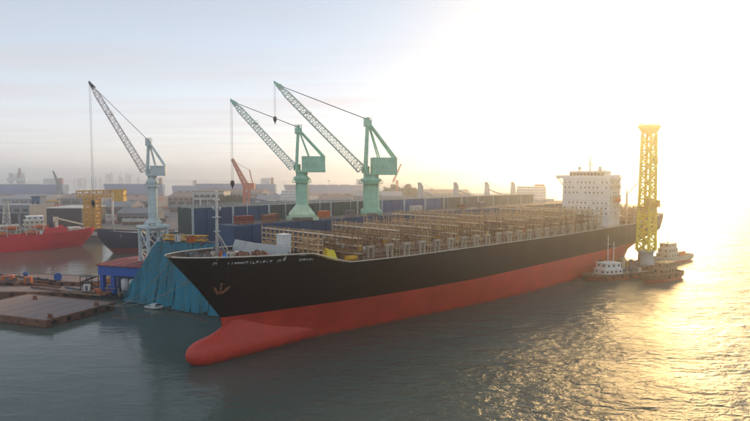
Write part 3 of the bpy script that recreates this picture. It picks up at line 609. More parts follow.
# ---------------------------------------------------------------- dock cranes
def lattice(b, a, c, w0, w1, n, ch=0.22, br=0.11, side=Vector((0, 1, 0))):
    a = Vector(a); c = Vector(c); d = (c - a).normalized(); up = side.cross(d).normalized()
    pts = []
    for k in range(n + 1):
        t = k / n; w = (w0 + (w1 - w0) * t) / 2; p = a.lerp(c, t)
        pts.append([p + side * w + up * w, p - side * w + up * w, p - side * w - up * w, p + side * w - up * w])
    for j in range(4):
        b.bar(pts[0][j], pts[-1][j], ch)
    for k in range(n):
        for j in range(4):
            q = (j + 1) % 4
            if k % 2: b.bar(pts[k][j], pts[k + 1][q], br)
            else: b.bar(pts[k][q], pts[k + 1][j], br)
            b.bar(pts[k][j], pts[k][q], br)
    return b
def dock_crane(name, label, base, tip, sc_, colmat, jibmat, house=(12.6, 7.2, 6.6), colr=3.15, colh=15.5, apex=21.0, foot=-3.6, splay=False, hook=None, jw=3.0):
    base = Vector(base); tip = Vector(tip); d = tip - base; rz = math.atan2(d.y, d.x); reach = math.hypot(d.x, d.y); tz = d.z
    c = thing(name, label, 'crane', base, rz, 'tower cranes on the dock walls')
    # local +x is the way the jib points
    k = sc_
    if splay:
        b = MB(); t = 2.4 * k; g = 5.6 * k
        zt = 6.5 * k
        b.add([(-g, -g, 1), (g, -g, 1), (g, g, 1), (-g, g, 1), (-t, -t, zt), (t, -t, zt), (t, t, zt), (-t, t, zt), (-g, -g, 1.9), (g, -g, 1.9), (g, g, 1.9), (-g, g, 1.9)],
              [(3, 2, 1, 0), (4, 5, 6, 7), (8, 9, 5, 4), (9, 10, 6, 5), (10, 11, 7, 6), (11, 8, 4, 7), (0, 1, 9, 8), (1, 2, 10, 9), (2, 3, 11, 10), (3, 0, 8, 11)])
        for x in (-1, 1):
            for y in (-1, 1): b.span(x * g - 1.0, x * g + 1.0, y * (g - 0.4) - 0.5, y * (g - 0.4) + 0.5, 0, 1.0)
        b.build('gantry_base', 'green_pale', c); z0 = zt
    else:
        b = MB(); b.span(-3.7 * k, 3.7 * k, -3.7 * k, 3.7 * k, 0.9, 2.2 * k)
        for x in (-1, 1):
            for y in (-1, 1): b.span(x * 3 * k - 0.9, x * 3 * k + 0.9, y * 3.1 * k - 0.4, y * 3.1 * k + 0.4, 0, 0.9)
        b.build('gantry_base', colmat, c); z0 = 2.2 * k
    b = MB(); b.lathe([(colr, z0), (colr * 0.98, colh * 0.72), (colr * 0.95, colh * 0.8), (colr * 1.3, colh * 0.86), (colr * 1.3, colh * 0.9), (colr * 0.95, colh * 0.92), (colr * 0.95, colh)], n=24); b.build('column', colmat, c)
    b = MB(); b.lathe([(colr, colh * 0.78), (colr * 1.55, colh * 0.78), (colr * 1.55, colh * 0.795), (colr, colh * 0.795)], n=24)
    pts = [(colr * 1.5 * math.cos(2 * math.pi * q / 16), colr * 1.5 * math.sin(2 * math.pi * q / 16), colh * 0.795) for q in range(17)]; b.rail(pts, 1.1, 1.2, 0.06); b.build('walkway', colmat, c)
    b = MB()
    for q in range(int((colh - z0) / 0.5)): b.bar((-colr - 0.35, -0.3, z0 + q * 0.5), (-colr - 0.35, 0.3, z0 + q * 0.5), 0.06)
    b.bar((-colr - 0.35, -0.3, z0), (-colr - 0.35, -0.3, colh * 0.78), 0.08); b.bar((-colr - 0.35, 0.3, z0), (-colr - 0.35, 0.3, colh * 0.78), 0.08); b.build('ladder', colmat, c)
    hl, hw, hh = (q * k for q in house); x1 = 2.6 * k; x0 = x1 - hl
    h = MB(); h.span(x0, x1, -hw / 2, hw / 2, colh, colh + 0.7)
    h.span(x0 + 0.1, x0 + hl * 0.78, -hw / 2 + 0.1, hw / 2 - 0.1, colh + 0.7, colh + hh); h.span(x0, x0 + hl * 0.79, -hw / 2, hw / 2, colh + hh, colh + hh + 0.18)
    ho = h.build('machinery_house', colmat, c)
    for q in range(3): MB().span(x0 + 1 + q * 2.1 * k, x0 + 2.2 + q * 2.1 * k, -hw / 2 + 0.02, -hw / 2 + 0.1, colh + 2.6 * k, colh + 3.8 * k).build('window', 'glass', ho)
    b = MB(); b.span(x1 - 2.2 * k, x1 + 0.8 * k, -hw / 2 - 0.2, -hw / 2 + 2.2 * k, colh + 0.7, colh + 3.5 * k); cb = b.build('operator_cab', colmat, c)
    MB().span(x1 - 1.9 * k, x1 + 0.86 * k, -hw / 2 - 0.26, -hw / 2 + 1.9 * k, colh + 1.9 * k, colh + 3.1 * k).build('window', 'glass', cb)
    ax, az = 1.4 * k, colh + apex * k
    b = MB(); zb = colh + 0.7
    for y in (-1, 1):
        b.bar((ax + 0.9 * k, y * hw * 0.36, zb), (ax, y * 0.9 * k, az), 0.85 * k); b.bar((x0 + 0.6 * k, y * hw * 0.36, zb + hh * 0.9), (ax - 0.4, y * 0.9 * k, az), 0.7 * k)
        b.bar((x0 + hl * 0.55, y * hw * 0.36, zb + hh * 0.9), (ax - 0.3, y * 0.9 * k, az), 0.4 * k)
    for q in range(1, 7): t = q / 7; b.bar((ax + 0.9 * k * (1 - t), -hw * 0.36 * (1 - t) - 0.9 * k * t, zb + (az - zb) * t), (ax + 0.9 * k * (1 - t), hw * 0.36 * (1 - t) + 0.9 * k * t, zb + (az - zb) * t), 0.22 * k)
    b.span(ax - 1.5 * k, ax + 1.4 * k, -1.6 * k, 1.6 * k, az - 1.4 * k, az + 0.9 * k); b.cyl((ax, -1.4 * k, az + 1.3 * k), (ax, 1.4 * k, az + 1.3 * k), 0.8 * k, n=12)
    b.rail([(ax - 1.5 * k, -1.6 * k, az + 0.9 * k), (ax + 1.3 * k, -1.6 * k, az + 0.9 * k), (ax + 1.3 * k, 1.6 * k, az + 0.9 * k), (ax - 1.5 * k, 1.6 * k, az + 0.9 * k)], 1.1, 1, 0.08)
    b.build('a_frame', colmat, c)
    fx, fz = x1 + 0.6 * k, colh + 1.6 * k; foot_ = Vector((fx, 0, fz)); top = Vector((reach, 0, tz)); dd = (top - foot_)
    j1 = foot_ + dd * 0.12; j2 = foot_ + dd * 0.86
    b = MB(); lattice(b, foot_ + dd * 0.02, j1, 3.4 * k, jw * k, 3, 0.32 * k, 0.18 * k); lattice(b, j1, j2, jw * k, jw * 0.75 * k, 22, 0.30 * k, 0.16 * k); lattice(b, j2, foot_ + dd * 0.945, jw * 0.75 * k, 0.9 * k, 3, 0.28 * k, 0.16 * k)
    jib = b.build('jib', jibmat, c)
    hd = MB(); n2 = foot_ + dd * 0.93; hd.add([n2 + Vector((-1.2, -0.5, 0.6)) * k, n2 + Vector((-1.2, 0.5, 0.6)) * k, n2 + Vector((0.4, 0.5, -1.0)) * k, n2 + Vector((0.4, -0.5, -1.0)) * k, top + Vector((0, -0.3, 0.3)), top + Vector((0, 0.3, 0.3)), top + Vector((0.2, 0.3, -0.3)), top + Vector((0.2, -0.3, -0.3))],
        [(0, 1, 2, 3), (4, 5, 6, 7), (0, 1, 5, 4), (1, 2, 6, 5), (2, 3, 7, 6), (3, 0, 4, 7)])
    hd.cyl(n2 + Vector((0.2, -0.7, 0.9)) * k, n2 + Vector((0.2, 0.7, 0.9)) * k, 0.6 * k, n=10); hd.build('jib_head', colmat if colmat != 'crane_grey' else 'dark', c)
    mid = MB(); pm = foot_ + dd * 0.62; mid.span(pm.x - 1.2 * k, pm.x + 1.2 * k, -1.7 * k, 1.7 * k, pm.z + 1.1 * k, pm.z + 1.25 * k); mid.rail([(pm.x - 1.2 * k, -1.7 * k, pm.z + 1.2 * k), (pm.x + 1.2 * k, -1.7 * k, pm.z + 1.2 * k)], 1.0, 0.8, 0.07); mid.build('jib_walkway', jibmat, c)
    st = MB(); a0 = Vector((ax, 0, az + 1.3 * k))
    for y in (-0.8, -0.3, 0.3, 0.8): st.bar(a0 + Vector((0, y * k, 0)), n2 + Vector((0, y * 0.6 * k, 0.8 * k)), 0.10)
    st.build('stay_cable', 'steel', c)
    hk = MB(); hz = (hook if hook is not None else 6.0) - 0; hk.bar(top, Vector((top.x, 0, hz)), 0.07); hk.bar(top + Vector((-0.5, 0.25, 0)), Vector((top.x - 0.5, 0.25, hz)), 0.07); hk.build('hoist_rope', 'steel', c)
    hb_ = MB(); hb_.lathe([(0.05, 1.6), (0.6, 1.3), (0.75, 0.5), (0.5, -0.3), (0.25, -0.6), (0.12, -1.3), (0.01, -1.4)], (top.x - 0.25, 0.1, hz), 12); hb_.build('hook_block', 'dark', c)
    return c
def to_dist(px, py, d): return AT(px, py, d)
b3 = P(94, -32.5, NWZ + 0.2); b2 = P(60, -32.5, NWZ + 0.2); b1 = P(31, -85.5, 26.3)
t3 = AT(274, 81.5, b3.y - 5); t2 = AT(230.5, 99.5, b2.y - 4); t1 = AT(89, 81.5, b1.y - 5)
dock_crane('dock_crane', 'big green dock crane with straight round column, right of the other green crane', b3, t3, 0.98, 'green', 'jib_grey', hook=36, apex=20.5)
dock_crane('dock_crane', 'smaller green dock crane standing on a flared pyramid base', b2, t2, 0.80, 'green', 'jib_grey', hook=12, splay=True, colr=2.15, colh=16.3, apex=18.0)
dock_crane('dock_crane', 'slender grey crane with red-grey lattice jib behind the teal sheeting', b1, t1, 0.72, 'crane_grey', 'jib_red', hook=8, house=(9.5, 6, 5), colr=1.7, colh=18.5, apex=17.0)

# ---------------------------------------------------------------- generic smaller ships
def hull_of(parent, Lh, B, zd, zr, mtop, mbot, rake=0.10, sheer=0.25, blunt=0.55, transom=0.8, deckmat='deck_grey', bulwark=0.9):
    def h2(s, z):
        st = rake * Lh * (1 - min(1, max(0, z / zd))) ** 1.4; t = max(0, min(1, (s - st) / (Lh * 0.32))); f = math.sin(math.pi / 2 * t) ** (blunt + 0.5 * (1 - max(0, z) / zd))
        ta = max(0, min(1, (Lh - s) / (Lh * 0.2))); w = transom if z > zd * 0.3 else transom * 0.7
        return B / 2 * f * (w + (1 - w) * math.sin(math.pi / 2 * ta))
    def zt(s): return zd * (1 + sheer * max(0, 1 - s / (Lh * 0.35)) ** 1.6)
    us = [0.4 * (k / 14) ** 1.4 for k in range(15)] + [0.4 + 0.6 * k / 10 for k in range(1, 11)]
    def rows(zs, sd):
        o = []
        for u in us:
            r = []
            for v in zs:
                z = v if v <= zr else zr + (v - zr) / (zd - zr) * (zt(u * Lh) - zr); st = rake * Lh * (1 - min(1, max(0, z / zd))) ** 1.4
                s = st + u * (Lh - st); r.append((s, sd * max(0.03, h2(s, min(z, zd))), z))
            o.append(r)
        return o
    for nm, m_, zs in (('hull_bottom', mbot, [-1.5, 0, zr * 0.5, zr]), ('hull_topside', mtop, [zr + (zd - zr) * k / 6 for k in range(7)])):
        b = MB(); a = rows(zs, -1); c = rows(zs, 1); b.grid(a); b.grid(c); b.grid([a[-1], c[-1]], False); b.build(nm, m_, parent)
    b = MB(); b.grid([[(u * Lh + 0.2, -max(0.02, h2(u * Lh, zd) - 0.1), zt(u * Lh) - bulwark), (u * Lh + 0.2, max(0.02, h2(u * Lh, zd) - 0.1), zt(u * Lh) - bulwark)] for u in us], False); b.build('deck', deckmat, parent)
    return h2, zt
WIN = MB().span(-0.45, 0.45, -0.05, 0.05, -0.4, 0.4).mesh('window', 'glass'); WINX = MB().span(-0.05, 0.05, -0.45, 0.45, -0.4, 0.4).mesh('window', 'glass')
def house(parent, s0, s1, w, z0, tiers, m='white', th=2.6, step=0.9, name='superstructure'):
    b = MB(); wins = []
    for k in range(tiers):
        a, c, ww = s0 + step * k, s1 - step * 0.5 * k, w - 0.9 * k * step
        b.span(a, c, -ww / 2, ww / 2, z0 + k * th, z0 + (k + 1) * th); b.span(a - 0.3, c + 0.3, -ww / 2 - 0.3, ww / 2 + 0.3, z0 + (k + 1) * th - 0.12, z0 + (k + 1) * th + 0.03)
        wins.append((a, c, ww, z0 + (k + 0.58) * th))
    o = b.build(name, m, parent)
    for a, c, ww, z in wins:
        n = max(1, int((c - a) / 2.4))
        for q in range(n):
            for sd in (-1, 1): part('window', WIN, o, (a + (q + 0.5) * (c - a) / n, sd * (ww / 2 + 0.02), z))
        n = max(1, int(ww / 2.4))
        for q in range(n):
            for x in (a - 0.02, c + 0.02): part('window', WINX, o, (x, -ww / 2 + (q + 0.5) * ww / n, z))
    return o
def mast(parent, s, y, z0, h, m='offwhite', cross=1.5, name='mast'):
    b = MB(); b.cyl((s, y, z0), (s, y, z0 + h), 0.22, 0.12, 8); b.bar((s, y - cross, z0 + h * 0.7), (s, y + cross, z0 + h * 0.7), 0.12); b.bar((s, y - cross * 0.6, z0 + h * 0.85), (s, y + cross * 0.6, z0 + h * 0.85), 0.1)
    return b.build(name, m, parent)
def rescue_boat(parent, s, y, z, l=6.5, name='lifeboat', m='orange'):
    rows = [[(s + l * (k / 10 - 0.5), y + 1.2 * max(0.03, math.sin(math.pi * k / 10)) ** 0.5 * math.cos(2 * math.pi * j / 12), z + 1.25 * max(0.03, math.sin(math.pi * k / 10)) ** 0.5 * math.sin(2 * math.pi * j / 12)) for j in range(12)] for k in range(11)]
    o = MB().grid(rows, True, True).build(name, m, parent)
    b = MB()
    for d in (-0.3, 0.3): b.bar((s + d * l, y, z + 0.9), (s + d * l, y, z + 2.6), 0.1); b.bar((s + d * l, y - 1.6, z + 2.6), (s + d * l, y + 1.6, z + 2.6), 0.22); b.bar((s + d * l, y + 1.6, z - 1.6), (s + d * l, y + 1.6, z + 2.6), 0.22); b.bar((s + d * l, y - 1.6, z - 1.6), (s + d * l, y - 1.6, z + 2.6), 0.22)
    b.build('davit', 'white', parent); return o
def heading(v): return math.atan2(v[1], v[0])

# red offshore vessel, upper left
a = Vector((-184, 366, 0)); bq = Vector((-249, 320, 0)); d = (bq - a).normalized()
rs = thing('offshore_vessel', 'bright red offshore vessel with cream superstructure at the left quay', 'ship', a, heading(d))
hull_of(rs, 112, 20, 10.5, 2.0, 'ship_red', 'ship_red', rake=0.07, sheer=0.12, deckmat='deck_grey')
MB().span(17, 29, -10.05, -9.4, 9.8, 13.4).build('side_plating', 'ship_red', rs)     # raised bulwark
MB().span(17, 29, 9.3, 10.05, 9.8, 13.4).build('side_plating', 'ship_red', rs)
house(rs, 27, 40, 15, 10.0, 3, 'cream'); house(rs, 29, 38, 12, 17.8, 1, 'white', name='wheelhouse'); mast(rs, 33, 0, 20.4, 9, cross=2.5)
house(rs, 41, 55, 16, 10, 2, 'cream', name='deckhouse'); b = MB(); lattice(b, (48, 0, 15), (48, 0, 30), 4, 2, 6, 0.4, 0.22); b.build('lattice_mast', 'offwhite', rs)
house(rs, 57, 78, 15, 10.0, 3, 'white', name='aft_house')
for s in (32, 46, 64): rescue_boat(rs, s, 9.6, 14.2, 8)
for s in (36, 51): rescue_boat(rs, s, 9.9, 10.9, 9)
b = MB(); b.span(88, 91, -3, 3, 10, 19); b.span(87.6, 91.4, -3.4, 3.4, 19, 19.6); b.build('funnel', 'orange', rs)
b = MB(); b.cyl((22, 3, 9.8), (22, 3, 17), 0.9); b.span(20.8, 23.2, 1.8, 4.2, 17, 19.4); b.bar((22, 3, 18.6), (7, 3, 14), 0.8); b.build('deck_crane', 'cream', rs)
b = MB(); b.cyl((24, -5, 9.8), (24, -5, 20), 1.6, 1.4); b.build('vent_trunk', 'navy_hull', rs)
MB().span(8, 15.5, -4.4, 4.4, 11.0, 12.4).build('cargo_hatch', 'cream', rs)
MB().rail([(3, 3.5, 11.2), (12, 7, 10.2), (22, 9.4, 9.8)], 1.2, 1.6, 0.08).build('handrail', 'cream', rs)
for k in range(10):
    x = 5 + k * 1.9; bb = MB(); bb.box((x, clut.uniform(-2.5, 5), 11.2), (1.6, 1.4, clut.uniform(0.8, 2.6))); bb.build('deck_fitting', clut.choice(['orange', 'steel', 'yellow', 'white']), rs)
b = MB()
for x in (31, 57): b.span(x - 0.8, x + 0.8, 10.06, 10.15, 9.6, 12.0)
b.build('white_panel', 'white', rs)['kind'] = 'stuff'

# navy ship behind the blue dock house
a = Vector((-160.5, 322, 0)); d = Vector((0.93, 0.36, 0))
ns = thing('navy_ship', 'dark navy ship with red bottom and bare deck, bow pointing left', 'ship', a, heading(d))
hull_of(ns, 84, 17, 12.0, 3.2, 'navy_hull', 'red_roof', rake=0.10, sheer=0.22, deckmat='deck_grey')
mast(ns, 9, 0, 11.5, 24, 'white', 1.2); house(ns, 58, 76, 13, 10.2, 4, 'white'); mast(ns, 64, 0, 20.6, 8)
for k in range(3): MB().span(16 + k * 13, 26 + k * 13, -5.5, 5.5, 10.2, 11.9).build('hatch_cover', 'deck_grey', ns)
for k in range(9):
    x = 13 + k * 4.6; bb = MB(); bb.box((x, clut.choice([-6.3, 6.3]), 11), (1.2, 1.1, clut.uniform(0.8, 2.2))); bb.build('deck_fitting', clut.choice(['white', 'steel', 'cream', 'orange']), ns)
MB().rail([(2, -1.5, 12.6), (10, -6, 11.2), (26, -8.2, 10.2), (80, -8.2, 10.2)], 1.2, 2, 0.08).build('handrail', 'offwhite', ns)
b = MB(); b.cyl((0, 0, 0), (0, 0, 0.3), 0.01)

# ---------------------------------------------------------------- blue dock house with red roof, white tanks
a = Vector((-102, 205.5, 0)); e = Vector((-71, 196, 0)); d = (e - a).normalized(); Lh = (e - a).length
dh = thing('dock_house', 'blue open-sided dock house with dark red roof and white tanks inside', 'building', a, heading(d))
dh.scale = (1, 1, 0.86)
MB().span(-3, Lh, -2, 23, -1.5, 1.2).build('pontoon', 'dark', dh)
for x in (0.7, 5.6, 16.4, 24, Lh - 1):
    MB().span(x - 0.7, x + 0.7, 0.2, 1.8, 1.2, 9.6).build('column', 'blue', dh); MB().span(x - 0.6, x + 0.6, 20.2, 21.4, 1.2, 9.6).build('column', 'blue', dh)
MB().span(-0.6, Lh + 0.3, 0.0, 22, 9.6, 13.6).build('fascia', 'blue', dh)
rf = MB(); rf.add([(-1.0, -0.6, 13.6), (Lh + 0.6, -0.6, 13.6), (Lh + 0.6, 22.6, 13.9), (-1, 22.6, 13.9), (-1.0, -0.6, 13.95), (Lh + 0.6, -0.6, 13.95), (Lh + 0.6, 11, 14.9), (-1, 11, 14.9), (Lh + 0.6, 22.6, 14.3), (-1, 22.6, 14.3)],
    [(0, 1, 5, 4), (4, 5, 6, 7), (7, 6, 8, 9), (3, 2, 1, 0), (2, 3, 9, 8), (1, 2, 8, 6, 5), (3, 0, 4, 7, 9)]); rfo = rf.build('roof', 'red_roof', dh)
for k in range(9): MB().bar((-1 + k * (Lh + 1.4) / 8, -0.62, 14.02), (-1 + k * (Lh + 1.4) / 8, 11, 15.0), 0.14).build('roof_seam', 'red_roof', rfo)
MB().span(0, Lh, 9, 9.4, 1.2, 9.6).build('back_wall', 'navy', dh)
for k in range(14):
    x = -2 + clut.uniform(0, 22); h_ = clut.uniform(0.8, 3.0); bb = MB(); y = clut.uniform(-1.6, -0.4)
    (bb.box((x, y, 1.2 + h_ / 2), (clut.uniform(0.6, 1.8), 1.0, h_)) if k % 3 else bb.cyl((x - 2, y, 1.9 + 0.2 * k), (x + 3, y, 1.9 + 0.2 * k), 0.22)).build('machinery', clut.choice(['blue', 'bright_blue', 'dark', 'white', 'steel', 'orange', 'wood']), dh)
for x in (9.6, 13.2, 19.4):
    b = MB(); b.lathe([(0.01, 1.2), (1.45, 1.2), (1.45, 7.6), (1.0, 8.3), (0.01, 8.5)], (x, 2.2, 0), 20); b.build('tank', 'tank_white', dh)
for k, (x, y, w_, h_, m_) in enumerate([(3, 3, 2.2, 3.4, 'blue'), (5.6, 2.2, 1.4, 2.2, 'white'), (9.3, 2.2, 1.4, 4, 'blue'), (21.7, 2.4, 1.8, 3, 'blue'), (25.8, 3, 2.4, 4.4, 'wood'), (17.2, 1.2, 1.6, 1.6, 'orange')]):
    MB().box((x, y, 1.2 + h_ / 2), (w_, w_, h_)).build('equipment_box', m_, dh)
b = MB(); b.span(-2.3, -0.6, 3, 5, 9.0, 14.2); b.build('vent_box', 'yellow', dh)
# black stair tower at its left end
st = MB()
for x in (-9, -3.4):
    for y in (0, 3): st.bar((x, y, 1.2), (x, y, 8.4), 0.3)
for z in (3.4, 5.9, 8.3): st.span(-9.2, -3.2, -0.2, 3.2, z - 0.1, z)
for z, f in ((1.2, 1), (3.4, -1), (5.9, 1)): st.bar((-6.2 - 2.6 * f, 0.3, z), (-6.2 + 2.6 * f, 0.3, z + 2.3), 0.3); st.bar((-6.2 - 2.6 * f, 2.7, z), (-6.2 + 2.6 * f, 2.7, z + 2.3), 0.3)
st.rail([(-9.1, -0.1, 8.3), (-3.3, -0.1, 8.3)], 1.1, 1, 0.08); st.span(-10, -2.6, -1, 4, 0.6, 1.2); st.build('stair_tower', 'dark', dh)
MB().span(-10, -2.6, -1.2, 4.2, -1.5, 0.58).build('stair_float', 'rusty', dh)

# ---------------------------------------------------------------- rusty barges, lower left
def tyre_mesh():
    rows = []
    for k in range(14):
        t = 2 * math.pi * k / 14; rows.append([((0.55 + 0.2 * math.cos(2 * math.pi * j / 8)) * math.cos(t), 0.2 * math.sin(2 * math.pi * j / 8), (0.55 + 0.2 * math.cos(2 * math.pi * j / 8)) * math.sin(t)) for j in range(8)])
    rows.append(rows[0]); return MB().grid(rows, True, True).mesh('tyre_fender', 'rubber')
TYRE = tyre_mesh()
def barge(name, label, corner, ang, lx, ly, zt, deckm='rusty_deck', plates=True, rot_off=0):
    o = thing(name, label, 'barge', (corner.x, corner.y, 0), ang)
    c = 0.8; b = MB(); b.add([(c, c, -1.2), (lx - c, c, -1.2), (lx - c, ly - c, -1.2), (c, ly - c, -1.2), (0, 0, 0.4), (lx, 0, 0.4), (lx, ly, 0.4), (0, ly, 0.4), (0, 0, zt), (lx, 0, zt), (lx, ly, zt), (0, ly, zt)],
        [(3, 2, 1, 0), (0, 1, 5, 4), (1, 2, 6, 5), (2, 3, 7, 6), (3, 0, 4, 7), (4, 5, 9, 8), (5, 6, 10, 9), (6, 7, 11, 10), (7, 4, 8, 11), (8, 9, 10, 11)]); b.build('hull', 'rusty', o)
    b = MB(); b.span(-0.18, lx + 0.18, -0.18, 0.25, zt - 0.5, zt + 0.22); b.span(-0.18, lx + 0.18, ly - 0.25, ly + 0.18, zt - 0.5, zt + 0.22); b.span(-0.18, 0.25, 0.26, ly - 0.26, zt - 0.5, zt + 0.22); b.span(lx - 0.25, lx + 0.18, 0.26, ly - 0.26, zt - 0.5, zt + 0.22); b.build('rub_rail', 'rusty', o)
    if plates:
        nx, ny = int(lx / 6), int(ly / 6)
        dp = MB().span(0.03, lx / nx - 0.03, 0.03, ly / ny - 0.03, 0, 0.03).mesh('deck_plate', deckm)
        for i in range(nx):
            for j in range(ny):
                q = part('deck_plate', dp, o, (i * (lx - 0.6) / nx + 0.3, j * (ly - 0.6) / ny + 0.3, zt + random.choice((0.003, 0.01, 0.02)))); q.scale = ((lx - 0.6) / lx, (ly - 0.6) / ly, 1)
    for k in range(int(lx / 5)): part('tyre_fender', TYRE, o, (2.5 + k * 5, -0.3, zt - 0.9))
    return o
c1 = G(46, 321, 2.2); e1 = G(112, 303.5, 2.2); ang = math.atan2(e1.y - c1.y, e1.x - c1.x)
bg1 = barge('deck_barge', 'flat rusty steel barge with empty deck, nearest at lower left', c1, ang, (e1 - c1).length + 1, 40, 2.2)
part('bollard', bolm, bg1, (3, 2, 2.3)); part('bollard', bolm, bg1, (20, 2, 2.3)); part('bollard', bolm, bg1, (20, 30, 2.3))
c2 = G(112, 297, 2.0); e2 = G(-30, 300, 2.0)
bg2 = barge('work_pontoon', 'long rusty work pontoon cluttered with gear behind the flat barge', G(-62, 292, 2.0) , heading((G(110, 292.5, 2.0) - G(-62, 292, 2.0))), (G(110, 292.5, 2.0) - G(-62, 292, 2.0)).length, 11, 2.0)
bg3 = barge('pipe_pontoon', 'narrow rusty pontoon with long pipes, farthest of the barges', G(-80, 277, 2.0), heading((G(92, 283, 2.0) - G(-80, 277, 2.0))), (G(92, 283, 2.0) - G(-80, 277, 2.0)).length, 14, 2.0)
def on(px, py, z=2.05): return G(px, py, z)
def crate(label, px, py, size, m, z=2.05, rz=0.3, name='equipment_box', cat='box', roof=None):
    p = on(px, py, z); o = thing(name, label, cat, p, rz); sx, sy, sz = size
    b = MB(); b.span(-sx / 2, sx / 2, -sy / 2, sy / 2, 0.12, sz); b.span(-sx / 2 - 0.06, sx / 2 + 0.06, -sy / 2 - 0.06, sy / 2 + 0.06, sz, sz + 0.1); b.build('body', m, o)
    b = MB(); b.span(-sx / 2, -sx / 2 + 0.3, -sy / 2, sy / 2, 0, 0.12); b.span(sx / 2 - 0.3, sx / 2, -sy / 2, sy / 2, 0, 0.12); b.build('skid', 'dark', o)
    MB().span(-sx * 0.2, sx * 0.2, -sy / 2 - 0.05, -sy / 2 - 0.005, 0.3, sz * 0.85).build('door', roof or 'steel', o); return o
crate('orange skip on the rear pontoon near the left edge', 8, 280.5, (4.4, 2.2, 1.9), 'orange')
crate('small dull orange box right of the orange skip', 15.5, 281.5, (1.8, 1.5, 1.5), 'rusty')
crate('orange and white generator in the middle of the pontoon', 28.5, 283.5, (2.6, 1.8, 2.6), 'orange')
crate('small blue box standing behind the orange generator', 26, 276.0, (1.6, 1.4, 1.6), 'blue')
crate('white locker at the right end of the pontoon', 87, 291, (2.2, 1.6, 2.4), 'white')
crate('pale wooden box on the pontoon edge', 71, 293.5, (3.2, 1.4, 0.9), 'wood')
p = on(58, 280.5); wr = thing('cable_reel', 'blue hose reel standing on the far pontoon', 'reel', p, 0.5)
b = MB()
for y in (-0.8, 0.8): b.cyl((0, y - 0.08, 1.5), (0, y + 0.08, 1.5), 1.5, n=20)
b.build('flange', 'blue', wr)['kind'] = 'stuff'; MB().cyl((0, -0.72, 1.5), (0, 0.72, 1.5), 0.9, n=16).build('drum', 'rope', wr); MB().span(-1.4, 1.4, -1, 1, 0, 0.12).build('stand', 'dark', wr)
def pipe(label, p0, p1, r, m, cat='pipe', name='pipe'):
    a = on(*p0, 2.05 + r); c = on(*p1, 2.05 + r); b = MB(); b.cyl((0, 0, 0), c - a, r, n=10)
    n = 4
    for k in range(n + 1): q = (c - a) * (k / n); dd = (c - a).normalized(); b.cyl(q - dd * 0.12, q + dd * 0.12, r * 1.35, n=10)
    return tag(b.build(name, m, None, a), label, cat)
pipe('long dark pipe lying along the far pontoon', (0, 274.5), (55, 281), 0.35, 'dark')
pipe('long rusty pipe beside the dark one on the pontoon', (4, 279), (60, 287.5), 0.3, 'anchor_rust')
pipe('brown pipe lying across the pontoon towards the dock house', (32, 287), (82, 293), 0.35, 'rusty')
pipe('pale timber beam at the right end of the pontoon', (62, 292), (100, 295.5), 0.28, 'wood', 'beam', 'timber_beam')
pipe('short grey pipe on the pontoon left of the white locker', (66, 287), (80, 289.5), 0.3, 'steel')
for k in range(26):
    px = clut.uniform(2, 90); py = 277.5 + px * 0.10 + clut.uniform(-3, 7); r = clut.uniform(0.3, 0.8); bb = MB()
    par = bg3 if py < 284 + px * 0.04 else bg2
    q = par.matrix_basis.inverted() @ on(px, py, 2.0)
    if not (1 < q.y < (13 if par is bg3 else 10)): continue
    if clut.random() < 0.5: bb.box((q.x, q.y, 2.05 + r / 2), (r * clut.uniform(1, 3), r * 1.4, r), clut.uniform(0, 3))
    else: bb.cyl((q.x, q.y, 2.05), (q.x, q.y, 2.05 + r * 1.4), r * 0.5, n=10)
    bb.build('deck_gear', clut.choice(['anchor_rust', 'wood', 'steel', 'blue', 'dark', 'green', 'rusty']), par)
# derrick boom on the pontoon and its stay wires
p = on(18, 285); o = thing('pontoon_derrick', 'thin raised boom with wires on the cluttered pontoon', 'derrick', p, 0.2)
MB().span(-1, 1, -1, 1, 0, 1.2).build('winch_base', 'rusty', o); MB().bar((0, 0, 1), (-13, 2, 1.6), 0.3).build('boom', 'steel', o)

ga = P(24.5, -62, 23.2); ge = P(29.5, -43, 23.7); o = thing('gangway', 'yellow lattice gangway lying across the top of the teal sheeting', 'gangway', ga, heading(ge - ga)); lg = (ge - ga).length
b = MB(); lattice(b, (0, 0, 0.9), (lg, 0, 1.5), 1.5, 1.5, 12, 0.26, 0.14); b.build('truss', 'yellow', o); MB().span(0, lg, -0.7, 0.7, 0.1, 0.2).build('tread', 'wood', o)
for k, (s_, n_, m_, lab) in enumerate(((27, -47, 'orange', 'orange tool hut on top of the teal sheeting beam'), (26, -53, 'white', 'small white hut beside the yellow gangway'))):
    q = P(s_, n_ - 1.5, 23.1); o = thing('tool_hut', lab, 'hut', q, SHIP_RZ); MB().span(-1.2, 1.2, -1, 1, 0, 2.2).build('wall', m_, o); MB().span(-1.4, 1.4, -1.2, 1.2, 2.2, 2.35).build('roof', 'steel', o); MB().span(-1.24, -1.2, -0.4, 0.4, 0.1, 1.8).build('door', 'dark', o)
